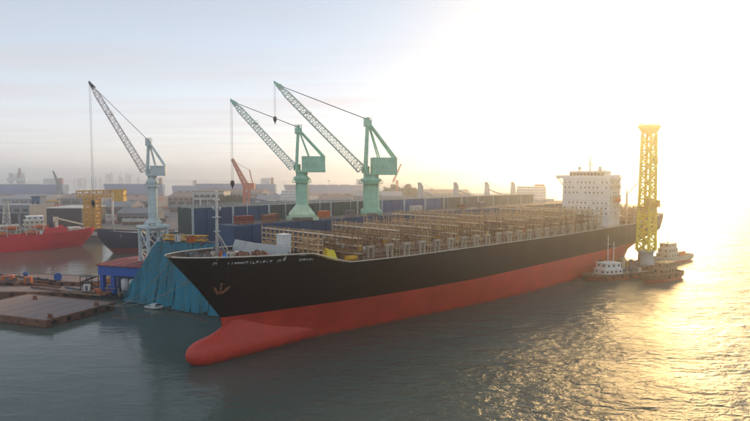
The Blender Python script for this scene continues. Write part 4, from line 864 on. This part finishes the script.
# small white boat and boom by the sheeting
wb = G(163, 309.5, 0); o = thing('small_boat', 'small white boat lying at the foot of the teal sheeting', 'boat', wb, 2.8)
hull_of(o, 7.0, 2.2, 0.9, 0.25, 'white', 'dark', rake=0.15, sheer=0.3, bulwark=0.25); b = MB(); b.span(2.6, 4.6, -0.7, 0.7, 0.6, 1.7); b.build('cabin', 'white', o); MB().span(2.55, 2.6, -0.55, 0.55, 1.1, 1.55).build('window', 'glass', o)
pts = [G(px, py, 0.0) for px, py in ((112, 317), (128, 319), (145, 316.5), (165, 314), (185, 314.5), (198, 319), (207, 322.5))]
org = pts[0]; b = MB()
for p0, p1 in zip(pts, pts[1:]):
    n = 4
    for k in range(n): q0 = p0.lerp(p1, k / n + 0.02) - org; q1 = p0.lerp(p1, (k + 1) / n - 0.02) - org; b.cyl(q0, q1, 0.16, n=8)
    b.bar(p0 - org, p1 - org, 0.1)
tag(b.build('floating_boom', 'anchor_rust', None, org), 'thin rusty red floating boom on the water left of the bow', 'boom')
def rope(label, a, c, sag, r=0.09):
    pts = catenary(a, c, sag); o_ = Vector(a); b = MB(); b.path([p - o_ for p in pts], r, 6)
    tag(b.build('mooring_line', 'rope', None, o_), label, 'rope', 'mooring lines of the container ship')
fair = P(3.5, 0) ; 
rope('mooring line from the bow down past the anchor to the pontoon end', P(4.2, hb(4.2, 25.5) + 0.2, 25.6), on(90, 300.5, 1.6), 5.5)
rope('mooring line from the stem tip down to the dock house float', P(-2.0, -2.0, 25.4), G(112, 305, 1.0), 3.0)
rope('slack line across the teal sheeting to the dock house', P(0.5, -4.0, 25.3), G(127, 300, 1.3), 4.0, 0.07)

# ---------------------------------------------------------------- shipyard land
LZ = 3.5
poly = [(-700, 392), (-80, 392), (-20, 520), (120, 690), (330, 790), (330, 1250), (-1000, 1250)]
struct(MB().prism(poly, -2, LZ).build('ground', 'land'))
b = MB()
for (x0, y0), (x1, y1) in zip(poly[:4], poly[1:5]):
    b.bar((x0, y0 - 0.4, LZ + 0.1), (x1, y1 - 0.4, LZ + 0.1), 1.2)
struct(b.build('quay_edge', 'concrete'))
def LG(px, py): return G(px, py, LZ)
def shed(label, pl, pr, yb, top, depth, wm, rm, roof='gable', rz=0.0, doors=3, wins=True, name='shed', cat='building'):
    a = LG(pl, yb); c = LG(pr, yb); w_ = c.x - a.x; h = (yb - top) * a.y / F
    o = thing(name, label, cat, ((a.x + c.x) / 2, a.y, LZ), rz)
    MB().span(-w_ / 2, w_ / 2, 0, depth, 0, h).build('wall', wm, o)
    e = 0.6
    r = MB()
    if roof == 'gable':
        rh = min(6, depth * 0.16)
        r.add([(-w_ / 2 - e, -e, h), (w_ / 2 + e, -e, h), (w_ / 2 + e, depth + e, h), (-w_ / 2 - e, depth + e, h), (-w_ / 2 - e, depth / 2, h + rh), (w_ / 2 + e, depth / 2, h + rh), (-w_ / 2 - e, -e, h + 0.4), (w_ / 2 + e, -e, h + 0.4)],
              [(0, 1, 7, 6), (6, 7, 5, 4), (4, 5, 2, 3), (0, 3, 2, 1), (0, 6, 4, 3), (1, 2, 5, 7)])
    else: r.span(-w_ / 2 - e, w_ / 2 + e, -e, depth + e, h, h + 0.8)
    ro = r.build('roof', rm, o)
    if roof == 'gable':
        for k in range(3): MB().box((-w_ / 3 + k * w_ / 3, depth / 2, h + min(6, depth * 0.16) + 0.5), (min(5, w_ / 6), 2, 1.4)).build('roof_vent', rm, ro)
    for k in range(doors):
        x = -w_ / 2 + (k + 0.5) * w_ / doors; MB().span(x - w_ / doors * 0.36, x + w_ / doors * 0.36, -0.12, -0.01, 0, h * 0.62).build('door', 'dark', o)
    if wins:
        n = max(2, int(w_ / 6))
        for k in range(n):
            x = -w_ / 2 + (k + 0.5) * w_ / n; q = MB().span(x - w_ / n * 0.3, x + w_ / n * 0.3, -0.1, -0.01, h * 0.72, h * 0.86).build('window', 'glass', o)
    return o
shed('dark open-fronted shed with pale flat roof behind the red ship', 47, 82, 227, 208.5, 40, 'dark', 'offwhite', 'flat', doors=6, wins=False)
shed('pale grey workshop at the far left behind the red ship', -12, 30, 226, 206, 36, 'wall_grey', 'roof_grey', 'flat', doors=4)
shed('dark blue tall narrow building beside the dark open shed', 32.5, 40.5, 224, 197, 10, 'navy_light', 'dark', 'flat', doors=1)
shed('low brown warehouse behind the yellow gantry', 98, 130, 214, 207, 40, 'roof_brown', 'roof_grey', doors=4)
shed('long brown-roofed warehouse left of the grey crane', 104, 152, 208, 201.5, 60, 'wall_grey', 'roof_brown', doors=5)
shed('grey low shed with dark openings right of the white mast', 117, 152, 222, 213.5, 30, 'wall_grey', 'roof_grey', doors=5, wins=False)
shed('wide grey-roofed hall at the back left of the yard', 2, 46, 205, 199, 70, 'wall_grey', 'roof_grey', doors=5)
shed('wide brown-roofed hall behind the yellow machines', 52, 100, 204, 198.5, 80, 'wall_grey', 'roof_brown', doors=5)
shed('pinkish low hall between the grey crane and the white block', 168, 194, 209, 197, 60, 'roof_brown', 'roof_brown', doors=3)
shed('cream multi-storey block with rows of dark windows above the navy wall', 193, 224, 213, 191.5, 30, 'offwhite', 'roof_brown', 'flat', doors=4)
shed('long pink-roofed hall behind the cream block', 200, 262, 204, 193, 60, 'wall_grey', 'roof_brown', doors=6)
shed('grey workshop right of the orange crane', 256, 290, 212, 200, 40, 'wall_grey', 'roof_grey', doors=3)
shed('brown low warehouse between the two green cranes', 318, 352, 211, 200, 46, 'roof_brown', 'roof_brown', doors=4)
shed('grey flat-roofed hall behind the right green crane', 352, 402, 208, 196, 46, 'wall_grey', 'roof_grey', doors=5)
shed('far brown hall behind the bulk carrier', 398, 470, 203, 193.5, 70, 'wall_grey', 'roof_brown', doors=6)
# extra storeys of windows on the cream block
blk = [o for o in bpy.data.objects if o.get('label', '').startswith('cream multi')][0]
for r_ in range(4):
    for k in range(9): MB().span(-16 + k * 3.9, -14 + k * 3.9, -0.14, -0.02, 2.5 + r_ * 5, 5.3 + r_ * 5).build('window', 'glass', blk)
def stack(label, px, py, cols, rows_, m, group='stacked containers in the yard'):
    p = LG(px, py); o = thing('container_stack', label, 'containers', p, 0.1)
    cm_ = MB(); cm_.span(0, 6.0, 0, 2.4, 0.02, 2.55)
    for k in range(12): cm_.span(0.25 + k * 0.48, 0.45 + k * 0.48, -0.06, 0, 0.2, 2.4)
    me = {q: cm_.mesh('container', q) for q in m}
    for i in range(cols):
        for j in range(rows_): part('container', me[m[(i * 3 + j * 2) % len(m)]], o, (i * 6.2, 0, j * 2.6))
stack('orange and brown containers stacked left of the yellow gantry', 40, 208, 4, 4, ['yellow', 'roof_brown', 'orange'])
stack('row of rusty and blue containers right of the white mast', 122, 225, 5, 2, ['rusty', 'blue', 'offwhite'])
stack('red and grey containers in front of the pinkish hall', 170, 212, 4, 3, ['red_roof', 'roof_grey', 'roof_brown'])
stack('orange and tan containers between the green cranes', 326, 214, 5, 4, ['orange', 'roof_brown', 'cream'])
stack('rusty containers beside the far brown hall', 405, 206, 6, 4, ['orange', 'roof_brown', 'rusty'])

pr_ = random.Random(12)
anchors = [(14, 'pale grey workshop'), (40, 'dark blue narrow building'), (66, 'dark open-fronted shed'), (93, 'yellow gantry'), (113, 'thick white mast'), (134, 'grey low shed'), (158, 'slender grey crane')]
tones = {'rusty': 'rusty', 'steel': 'grey', 'blue': 'blue', 'offwhite': 'off-white', 'dark': 'black', 'orange': 'orange', 'cream': 'cream'}
for ax_, an_ in anchors:
    for tn in pr_.sample(sorted(tones), 5 if ax_ > 100 else 3):
        px = ax_ + pr_.uniform(-9, 9); py = pr_.uniform(206, 231) if ax_ > 100 else pr_.uniform(200, 208); p = LG(px, py)
        o = thing('steel_pile', tones[tn] + ' scrap pile on the yard ground near the ' + an_, 'pile', p, pr_.uniform(0, 3), 'scrap piles in the yard')
        b = MB()
        for q in range(6): b.box((pr_.uniform(-3, 3), pr_.uniform(-2, 2), 0.7 + 0.5 * q * pr_.random()), (pr_.uniform(1.5, 7), pr_.uniform(1, 2.5), pr_.uniform(0.8, 2.2)), pr_.uniform(0, 3))
        b.build('stack', tn, o)
# yellow travelling gantry, left
g = LG(93, 231); gy = thing('yellow_gantry', 'yellow lattice gantry crane with square tower behind the red ship', 'crane', g, 0.0)
k = g.y / F
tw = MB(); lattice(tw, (0, 0, 0), (0, 0, 33 * k), 10.5 * k, 10.5 * k, 9, 1.5 * k, 0.8 * k, Vector((0, 1, 0))); tw.build('tower', 'yellow', gy)
tb = MB(); lattice(tb, (-14 * k, 0, 37 * k), (34 * k, 0, 38.5 * k), 6.0 * k, 6.0 * k, 14, 0.9 * k, 0.45 * k, Vector((0, 1, 0))); tb.build('beam', 'yellow', gy)
MB().span(22 * k, 33 * k, -4 * k, 4 * k, 30 * k, 41 * k).build('trolley_house', 'yellow', gy); MB().span(-6 * k, 6 * k, -4.5 * k, 4.5 * k, 33 * k, 36 * k).build('machinery_house', 'yellow', gy)
MB().span(-9 * k, 9 * k, -7 * k, 7 * k, -0.1, 1.6).build('bogie', 'dark', gy)
for px, py, lab in ((47, 203, 'yellow excavator-like machine on the ground at the back left of the yard'), (84, 200, 'orange-yellow winch machine beside the gantry beam')):
    p = LG(px, py); o = thing('yard_machine', lab, 'machine', p, 0.0); kk = p.y / F
    MB().span(-5 * kk, 5 * kk, -3, 3, 0, 2 * kk).build('track', 'dark', o); MB().span(-1 * kk, 6 * kk, -2.6, 2.6, 2 * kk, 6 * kk).build('body', 'yellow', o); MB().span(-4.5 * kk, -1 * kk, -2, 2, 2 * kk, 5 * kk).build('cab', 'dark', o); MB().bar((-2 * kk, 0, 5 * kk), (-8 * kk, 0, 7 * kk), 1.4).build('arm', 'yellow', o)
# poles and masts in the yard
def pole(label, px, pyb, pyt, r=0.3, m='post', arms=True, name='lamp_mast'):
    p = LG(px, pyb); h = (pyb - pyt) * p.y / F; o = thing(name, label, 'mast', p, 0.0)
    MB().cyl((0, 0, 0), (0, 0, h), r, r * 0.6, 8).build('pole', m, o)
    if arms: MB().span(-1.6, 1.6, -0.4, 0.4, h, h + 0.7).build('lamp_head', 'offwhite', o)
pole('thick white mast right of the yellow gantry', 113, 230, 190, 0.9, 'white', False, 'white_mast')
pole('grey lamp mast above the navy wall left of the orange crane', 226, 212, 186); pole('grey lamp mast between the green cranes', 329, 212, 181)
pole('grey lamp mast right of the right green crane', 404, 208, 186); pole('thin lamp mast at the far left of the yard', 60, 216, 192)
# orange yard crane
p = LG(247, 214); oc = thing('orange_crane', 'orange lattice crane with raised jib behind the navy wall', 'crane', p, math.pi); kk = p.y / F
b = MB(); lattice(b, (0, 0, 0), (0, 0, 28 * kk), 6 * kk, 5 * kk, 7, 0.9 * kk, 0.45 * kk); b.build('tower', 'orange', oc)
b = MB(); lattice(b, (0, 0, 27 * kk), (14 * kk, 0, 55 * kk), 4.5 * kk, 1.6 * kk, 12, 0.9 * kk, 0.4 * kk); b.build('jib', 'orange', oc); MB().span(-8 * kk, 2 * kk, -3 * kk, 3 * kk, 25 * kk, 31 * kk).build('machinery_house', 'orange', oc)
b = MB(); b.bar((-6 * kk, 0, 31 * kk), (-3 * kk, 0, 44 * kk), 0.7 * kk); b.bar((-3 * kk, 0, 44 * kk), (13 * kk, 0, 53 * kk), 0.3); b.build('back_mast', 'orange', oc)
# dark far crane
p = LG(59, 199); fc = thing('far_crane', 'thin dark crane with raised jib at the back left', 'crane', p, 0.0); kk = p.y / F
b = MB(); lattice(b, (0, 0, 0), (0, 0, 16 * kk), 2.4 * kk, 2.0 * kk, 5, 0.5 * kk, 0.3 * kk); b.build('tower', 'steel', fc); b = MB(); lattice(b, (0, 0, 15 * kk), (-5 * kk, 0, 28 * kk), 1.6 * kk, 0.8 * kk, 7, 0.45 * kk, 0.25 * kk); b.build('jib', 'steel', fc)
p = LG(397, 206); fc = thing('far_crane', 'thin brown crane leaning right beyond the right green crane', 'crane', p, 0.0); kk = p.y / F
b = MB(); lattice(b, (0, 0, 0), (0, 0, 26 * kk), 2.2 * kk, 1.8 * kk, 6, 0.5 * kk, 0.3 * kk); b.build('tower', 'orange', fc); b = MB(); lattice(b, (-4 * kk, 0, 24 * kk), (4 * kk, 0, 42 * kk), 1.4 * kk, 0.8 * kk, 7, 0.45 * kk, 0.25 * kk); b.build('jib', 'orange', fc)

# trees
def leaf_crown(rx, rz_, n, seed):
    r = random.Random(seed); b = MB(); cl = []
    for k in range(13):
        while True:
            v = Vector((r.uniform(-1, 1), r.uniform(-1, 1), r.uniform(-1, 1)))
            if v.length < 1: break
        cl.append((v, r.uniform(0.3, 0.55)))
    for k in range(n):
        c, q = r.choice(cl); d_ = Vector((r.gauss(0, 1), r.gauss(0, 1), r.gauss(0, 1))).normalized() * (q * r.random() ** 0.4); p = c * 0.75 + d_
        p = Vector((p.x * rx, p.y * rx, p.z * rz_)); s = r.uniform(0.35, 0.75); a = Vector((r.gauss(0, 1), r.gauss(0, 1), r.gauss(0, 1))).normalized(); t = a.orthogonal().normalized() * s; u = a.cross(t).normalized() * s * 0.7
        b.add([p - t, p + u, p + t, p - u], [(0, 1, 2, 3)])
    return b.mesh('crown', 'leaf')
CR = [leaf_crown(4.6, 4.4, 1500, q) for q in range(4)]
tk = MB(); tk.cyl((0, 0, 0), (0, 0, 7), 0.45, 0.25, 8)
for q in range(6): t = q * 1.05; tk.cyl((0, 0, 4.6 + q * 0.3), (2.2 * math.cos(t), 2.2 * math.sin(t), 7.6 + 0.35 * q), 0.18, 0.06, 6)
TK = tk.mesh('trunk', 'trunk')
spots = [(221, 213, 1.5, 'dark tree right beside the cream block'), (226.5, 213.5, 1.7, 'tall dark tree second from the cream block'), (232, 213, 1.5, 'dark tree third from the cream block'), (237.5, 212.5, 1.6, 'dark tree just left of the orange crane'), (243.5, 213, 1.4, 'dark tree at the foot of the orange crane'),
         (388, 205, 2.1, 'round tree nearest to the right green crane'), (394, 205, 2.2, 'round tree second from the right green crane'), (400.5, 205, 2.1, 'round tree third from the right green crane'), (407, 204, 2.2, 'round tree fourth from the right green crane'), (413, 204, 2.0, 'round tree left of the bulk carrier cranes')]
for k, (px, py, s_, lab) in enumerate(spots):
    p = LG(px, py); o = thing('tree', lab, 'tree', p, k * 1.3, 'trees in the shipyard'); o.scale = (s_, s_, s_); part('trunk', TK, o); part('crown', CR[k % 4], o, (0, 0, 9.3))

# ship with white house and red funnel, repaired behind the dock
a = LG(286, 214); sh = thing('docked_ship', 'ship with white house and red funnel behind the left green crane', 'ship', (a.x - 40, a.y, 3.6), 0.35)
hull_of(sh, 100, 18, 14, 5, 'navy', 'red_roof', rake=0.08); house(sh, 34, 56, 15, 13, 4, 'white', th=3.2); mast(sh, 40, 0, 26, 10)
MB().span(60, 66, -3, 3, 13, 31).build('funnel', 'ship_red', sh); MB().span(5, 30, -6, 6, 13, 15).build('cargo_hatch', 'cream', sh)

# bulk carrier with four deck cranes, right of centre
a = Vector((22, 463, 0)); d = Vector((0.77, 0.64, 0)).normalized()
bc = thing('bulk_carrier', 'bulk carrier with four grey deck crane posts beyond the dock wall', 'ship', a, heading(d))
hull_of(bc, 205, 30, 22, 8, 'navy_light', 'red_roof', rake=0.05, sheer=0.06, deckmat='deck_grey')
for k, px in enumerate((420.5, 456, 487, 513)):
    r_ = (px - CX) / F; s_ = (a.x - r_ * a.y) / (r_ * d.y - d.x)
    b = MB(); b.add([(s_ - 2.3, -2.3, 21), (s_ + 2.3, -2.3, 21), (s_ + 2.3, 2.3, 21), (s_ - 2.3, 2.3, 21), (s_ - 1.5, -1.6, 37), (s_ + 1.5, -1.6, 37), (s_ + 1.5, 1.6, 37), (s_ - 1.5, 1.6, 37), (s_ - 2.4, -1.2, 40), (s_ - 0.6, -1.2, 40), (s_ - 0.6, 1.2, 40), (s_ - 2.4, 1.2, 40)], [(3, 2, 1, 0), (0, 1, 5, 4), (1, 2, 6, 5), (2, 3, 7, 6), (3, 0, 4, 7), (4, 5, 9, 8), (5, 6, 10, 9), (6, 7, 11, 10), (7, 4, 8, 11), (8, 9, 10, 11)]); cr = b.build('crane_post', 'offwhite', bc)
    if k < 3: b = MB(); b.bar((s_ + 2, 0, 33), (s_ + 27, 0, 26.5), 1.0); b.bar((s_ + 1, 0, 41), (s_ + 26.5, 0, 27.2), 0.2); b.build('crane_jib', 'offwhite', cr)
for k in range(6): MB().span(22 + k * 24, 40 + k * 24, -9, 9, 21.2, 24).build('hatch_cover', 'deck_grey', bc)
house(bc, 172, 190, 24, 21.2, 5, 'white', th=2.8, step=0.2); MB().span(193, 199, -4, 4, 21, 37).build('funnel', 'orange', bc); mast(bc, 180, 0, 35, 8)
b = MB(); b.rail([(20, -14.6, 21.4), (168, -14.6, 21.4)], 1.3, 3, 0.14); b.build('handrail', 'offwhite', bc)

# moored blue hulls at the far side of the yard
def blue_hull(label, pl, pr, yb, zt_, m, hs=None):
    p0 = G(pl, yb, 0); p1 = G(pr, yb, 0); o = thing('moored_ship', label, 'ship', p0, 0.0); Ln = (p1 - p0).length
    hull_of(o, Ln, Ln * 0.14, zt_, 3, m, 'red_roof', rake=0.04, sheer=0.05, bulwark=0.5)
    house(o, Ln * 0.82, Ln * 0.93, Ln * 0.11, zt_ - 0.5, 4, 'white', th=4, step=0.3); MB().span(Ln * 0.94, Ln * 0.97, -4, 4, zt_ - 0.5, zt_ + 17).build('funnel', 'red_roof', o); mast(o, Ln * 0.88, 0, zt_ + 15, 10)
    for k in range(5): MB().span(Ln * (0.12 + 0.13 * k), Ln * (0.22 + 0.13 * k), -Ln * 0.04, Ln * 0.04, zt_ - 0.5, zt_ + 1.5).build('hatch_cover', 'deck_grey', o)
blue_hull('long blue-hulled ship moored at the far left behind the yard', -40, 66, 194.8, 26, 'far_blue')
blue_hull('blue-hulled ship moored behind the grey crane', 104, 164, 195.2, 27, 'far_blue')
blue_hull('blue-hulled ship moored behind the cream block and orange crane', 196, 276, 194.6, 27, 'far_blue')
blue_hull('blue-hulled ship moored between the green cranes in the distance', 284, 372, 194.2, 24, 'far_blue')
blue_hull('hazy blue ship moored in the distance left of the bow mast', 172, 197, 193.0, 20, 'far_blue')

# jack-up rig, far left
p = G(18, 193, 0); jr = thing('jack_up_rig', 'white and red jack-up rig with three lattice legs at far left', 'rig', p, 0.4); kk = p.y / F
for x, y in ((-5, -3), (5, -3), (0, 5)): b = MB(); lattice(b, (x * kk, y * kk, -2), (x * kk, y * kk, 20 * kk), 2.2 * kk, 2.2 * kk, 8, 0.5 * kk, 0.3 * kk); b.build('leg', 'offwhite', jr)
b = MB(); b.prism([(-8 * kk, -5 * kk), (8 * kk, -5 * kk), (8 * kk, 0), (0, 9 * kk), (-8 * kk, 0)], 12 * kk, 15 * kk); b.build('platform', 'white', jr); MB().span(-6 * kk, -1 * kk, -4 * kk, 0, 15 * kk, 19 * kk).build('quarters', 'white', jr)
b = MB(); lattice(b, (2 * kk, 0, 15 * kk), (2 * kk, 0, 25 * kk), 3 * kk, 1 * kk, 5, 0.4 * kk, 0.25 * kk); b.build('derrick', 'red_roof', jr)
p = G(102, 186.5, 0); o = thing('far_boat', 'small white boat on the sea beyond the yellow gantry', 'boat', p, 0.0); hull_of(o, 60, 12, 9, 2, 'white', 'far_blue'); house(o, 22, 46, 9, 8.5, 3, 'white', th=4)

# ---------------------------------------------------------------- work boats and tower at the stern
wbp = G(583, 281, 0); d = (G(648, 275, 0) - wbp)
o = thing('work_boat', 'long low work boat with white cabin alongside the ship near its stern', 'boat', wbp, heading(d)); Lw = d.length
hull_of(o, Lw, 9, 2.6, 0.8, 'rusty', 'hull_red', rake=0.08, sheer=0.35, deckmat='deck_tan'); house(o, Lw * 0.24, Lw * 0.5, 6.5, 2.0, 2, 'white'); mast(o, Lw * 0.36, 0, 7, 12, 'white'); mast(o, Lw * 0.47, 0.8, 7, 9, 'white')
MB().rail([(3, -2.6, 2.4), (8, -4, 1.9), (Lw - 1, -4.2, 1.8)], 1.1, 1.5, 0.08).build('handrail', 'cream', o)
for k in range(5): MB().box((Lw * (0.56 + k * 0.085), clut.uniform(-2.4, 2.4), 2.5), (2.0, 1.8, clut.uniform(1, 2.6))).build('deck_gear', clut.choice(['orange', 'cream', 'steel', 'wood']), o)
for k in range(6): part('tyre_fender', TYRE, o, (Lw * (0.2 + 0.13 * k), -4.7, 1.5))
tp = G(676, 277, 0); d2 = (G(636, 264, 0) - tp)
o = thing('crew_boat', 'stubby brown boat at the right end of the group near the stern', 'boat', G(642, 284, 0), heading(G(677, 276.5, 0) - G(642, 284, 0))); Lc = (G(677, 276.5, 0) - G(642, 284, 0)).length
hull_of(o, Lc, 7.5, 3.2, 1.0, 'rusty', 'hull_red', rake=0.1, sheer=0.3, deckmat='deck_tan'); house(o, Lc * 0.45, Lc * 0.8, 5.5, 2.4, 2, 'wood'); mast(o, Lc * 0.6, 0, 7.5, 6, 'cream'); part('tyre_fender', TYRE, o, (Lc * 0.5, -3.9, 1.8)); part('tyre_fender', TYRE, o, (Lc * 0.7, -3.9, 1.8))
q = G(653, 265, 0); e_ = G(680, 260, 0)
o = thing('supply_boat', 'cream supply boat partly hidden behind the yellow tower and brown boat', 'boat', q, heading(e_ - q)); Lb = (e_ - q).length + 8
hull_of(o, Lb, 8.5, 3.2, 1.0, 'cream', 'hull_red', rake=0.1, sheer=0.3, deckmat='deck_tan'); house(o, Lb * 0.25, Lb * 0.55, 6.5, 2.4, 3, 'cream'); mast(o, Lb * 0.4, 0, 10, 7, 'white'); MB().span(Lb * 0.62, Lb * 0.8, -2.4, 2.4, 2.4, 5.2).build('cargo', 'orange', o)
# spud barge carrying the yellow tower
q0 = G(612, 272, 2.2); q1 = G(664, 263.5, 2.2); angb = heading(q1 - q0)
tbg = barge('tower_barge', 'rusty barge carrying the tall yellow tower beside the stern', q0, angb, (q1 - q0).length, 13, 2.2)
tb0 = G(645.5, 264, 2.25); lt = thing('lattice_tower', 'tall yellow lattice tower with wide top platform beside the stern of the ship', 'tower', tb0, angb)
ztp = AT(645, 125, tb0.y).z - 2.25; zpd = AT(645, 207, tb0.y).z - 2.25
b = MB(); b.lathe([(4.6, 0), (4.6, 1.0), (3.6, 1.6), (3.4, 5.5), (3.9, 6), (3.9, 7), (0.1, 7)], n=20); b.build('slew_base', 'bulk_grey', lt)
b = MB(); lattice(b, (0, 0, 6.8), (0, 0, zpd), 6.0, 5.4, 5, 1.2, 0.65); b.build('lower_mast', 'lemon', lt)
b = MB(); lattice(b, (0, 0, zpd), (0, 0, ztp - 4), 5.2, 4.4, 9, 1.15, 0.6); b.build('mast', 'lemon', lt)
b = MB()
for q in range(int(ztp - 12)): b.bar((-0.35, -2.3, 7 + q), (0.35, -2.3, 7 + q), 0.12)
b.bar((-0.4, -2.3, 7), (-0.4, -2.3, ztp - 5), 0.14); b.bar((0.4, -2.3, 7), (0.4, -2.3, ztp - 5), 0.14); b.build('ladder', 'yellow', lt)
b = MB(); b.span(-4.4, 4.4, -3.2, 3.2, ztp - 1.6, ztp - 0.2); b.add([(-2.4, -2.2, ztp - 4.2), (2.4, -2.2, ztp - 4.2), (2.4, 2.2, ztp - 4.2), (-2.4, 2.2, ztp - 4.2), (-4.2, -3, ztp - 1.6), (4.2, -3, ztp - 1.6), (4.2, 3, ztp - 1.6), (-4.2, 3, ztp - 1.6)], [(3, 2, 1, 0), (0, 1, 5, 4), (1, 2, 6, 5), (2, 3, 7, 6), (3, 0, 4, 7)])
b.rail([(-4.3, -3.1, ztp - 0.2), (4.3, -3.1, ztp - 0.2), (4.3, 3.1, ztp - 0.2), (-4.3, 3.1, ztp - 0.2), (-4.3, -3.1, ztp - 0.2)], 1.1, 1.1, 0.12); b.build('top_platform', 'lemon', lt)
zm = AT(645, 163, tb0.y).z - 2.25
b = MB(); b.span(-3.2, 4.2, -3.1, 3.1, zm - 0.3, zm); b.span(0.5, 3.8, -2.6, 0, zm, zm + 3.2); b.rail([(-3.1, -3, zm), (4.1, -3, zm)], 1.1, 1, 0.1); b.build('mid_platform', 'lemon', lt)
b = MB(); b.span(-5.4, 5.8, -4.2, 4.2, zpd, zpd + 0.5); b.span(-4.8, -1.8, -3.8, -1, zpd + 0.5, zpd + 4.2); b.span(2.2, 5.2, -3.6, -0.6, zpd + 0.5, zpd + 3.4); b.rail([(-5.3, -4.1, zpd + 0.5), (5.7, -4.1, zpd + 0.5), (5.7, 4.1, zpd + 0.5)], 1.1, 1, 0.1); b.build('work_platform', 'yellow', lt)
for k in range(26):
    x = 1.6 + k * 0.98; h_ = clut.uniform(1.0, 6.0); MB().box((x, clut.uniform(1.5, 11.5), 2.2 + h_ / 2), (clut.uniform(0.6, 2.4), clut.uniform(0.6, 2.2), h_), clut.uniform(0, 1.5)).build('deck_gear', clut.choice(['orange', 'cream', 'steel', 'wood', 'yellow']), tbg)

# ---------------------------------------------------------------- the far shore
def far_ship(label, pl, pr, yb, h, m):
    p0 = G(pl, yb, 0); p1 = G(pr, yb, 0); o = thing('far_ship', label, 'ship', p0, 0.0); Ln = (p1 - p0).length
    hull_of(o, Ln, Ln * 0.15, h, 3, m, 'red_roof', rake=0.04, sheer=0.06, bulwark=0.5); house(o, Ln * 0.78, Ln * 0.92, Ln * 0.12, h, 4, 'offwhite', th=5, step=0.2); mast(o, Ln * 0.2, 0, h, h * 1.5); mast(o, Ln * 0.5, 0, h, h * 1.5)
far_ship('hazy freighter on the horizon right of the yellow tower', 677, 703, 181.5, 17, 'hull_red'); far_ship('faint ship at the right edge of the horizon', 736, 760, 183.5, 14, 'navy_light'); far_ship('faint low ship just right of the tower on the sea', 679, 690, 186, 8, 'rusty')
sr = random.Random(21)
for k in range(24):
    px = sr.choice((sr.uniform(62, 142), sr.gauss(118, 12), sr.gauss(84, 7))); hpx = 3 + 5.5 * math.exp(-((px - 118) / 20) ** 2) * sr.uniform(0.4, 1.15) + sr.uniform(0, 2)
    p = AT(px, 178.5, 3200 + sr.uniform(-200, 200)); wpx = sr.uniform(1.0, 2.2); h = 9 + hpx * p.y / F; wd = wpx * p.y / F
    o = thing('city_tower', 'faint hazy tower block of the city skyline across the water', 'building', (p.x, p.y, -0.5), 0.0, 'towers of the far skyline')
    MB().span(-wd / 2, wd / 2, -wd / 2, wd / 2, 0, h).build('shaft', 'tower', o); MB().span(-wd * 0.32, wd * 0.32, -wd * 0.32, wd * 0.32, h, h + sr.uniform(3, 12)).build('crown', 'tower', o)
def ridge(px0, px1, dist, tab, name='hills'):
    n = 60; rows = []; hr = random.Random(len(tab))
    for k in range(n + 1):
        px = px0 + (px1 - px0) * k / n; t = lerp_tab(tab, px) * dist / F + hr.uniform(-2, 2) + 4; x = (px - CX) / F * dist
        rows.append([(x, dist, -0.8), (x, dist + 150, max(0.5, t * 0.6 + CAMH * 0.02)), (x, dist + 400, max(0.6, t)), (x, dist + 900, -0.8)])
    return struct(MB().grid(rows).build(name, 'hill'))
ridge(-200, 300, 5200, [(-200, 1.5), (0, 1), (60, 2), (150, 2), (220, 1), (300, 1)]); ridge(380, 620, 6000, [(380, 1), (420, 9), (450, 11), (490, 8), (540, 6), (620, 1)])

# ---------------------------------------------------------------- haze
HZ = MB().span(-WR - 200, WR + 200, -800, WR * 1.3 + 200, -1.0, 135)
hm = bpy.data.materials.new('haze'); hm.use_nodes = True; ht = hm.node_tree; ht.nodes.clear()
pv = ht.nodes.new('ShaderNodeVolumePrincipled'); ho = ht.nodes.new('ShaderNodeOutputMaterial'); ht.links.new(pv.outputs[0], ho.inputs['Volume'])
pv.inputs['Color'].default_value = (0.97, 0.98, 1, 1); pv.inputs['Density'].default_value = 0.00044; pv.inputs['Anisotropy'].default_value = 0.86
M['haze'] = hm
hz = HZ.build('haze', 'haze'); hz['kind'] = 'stuff'
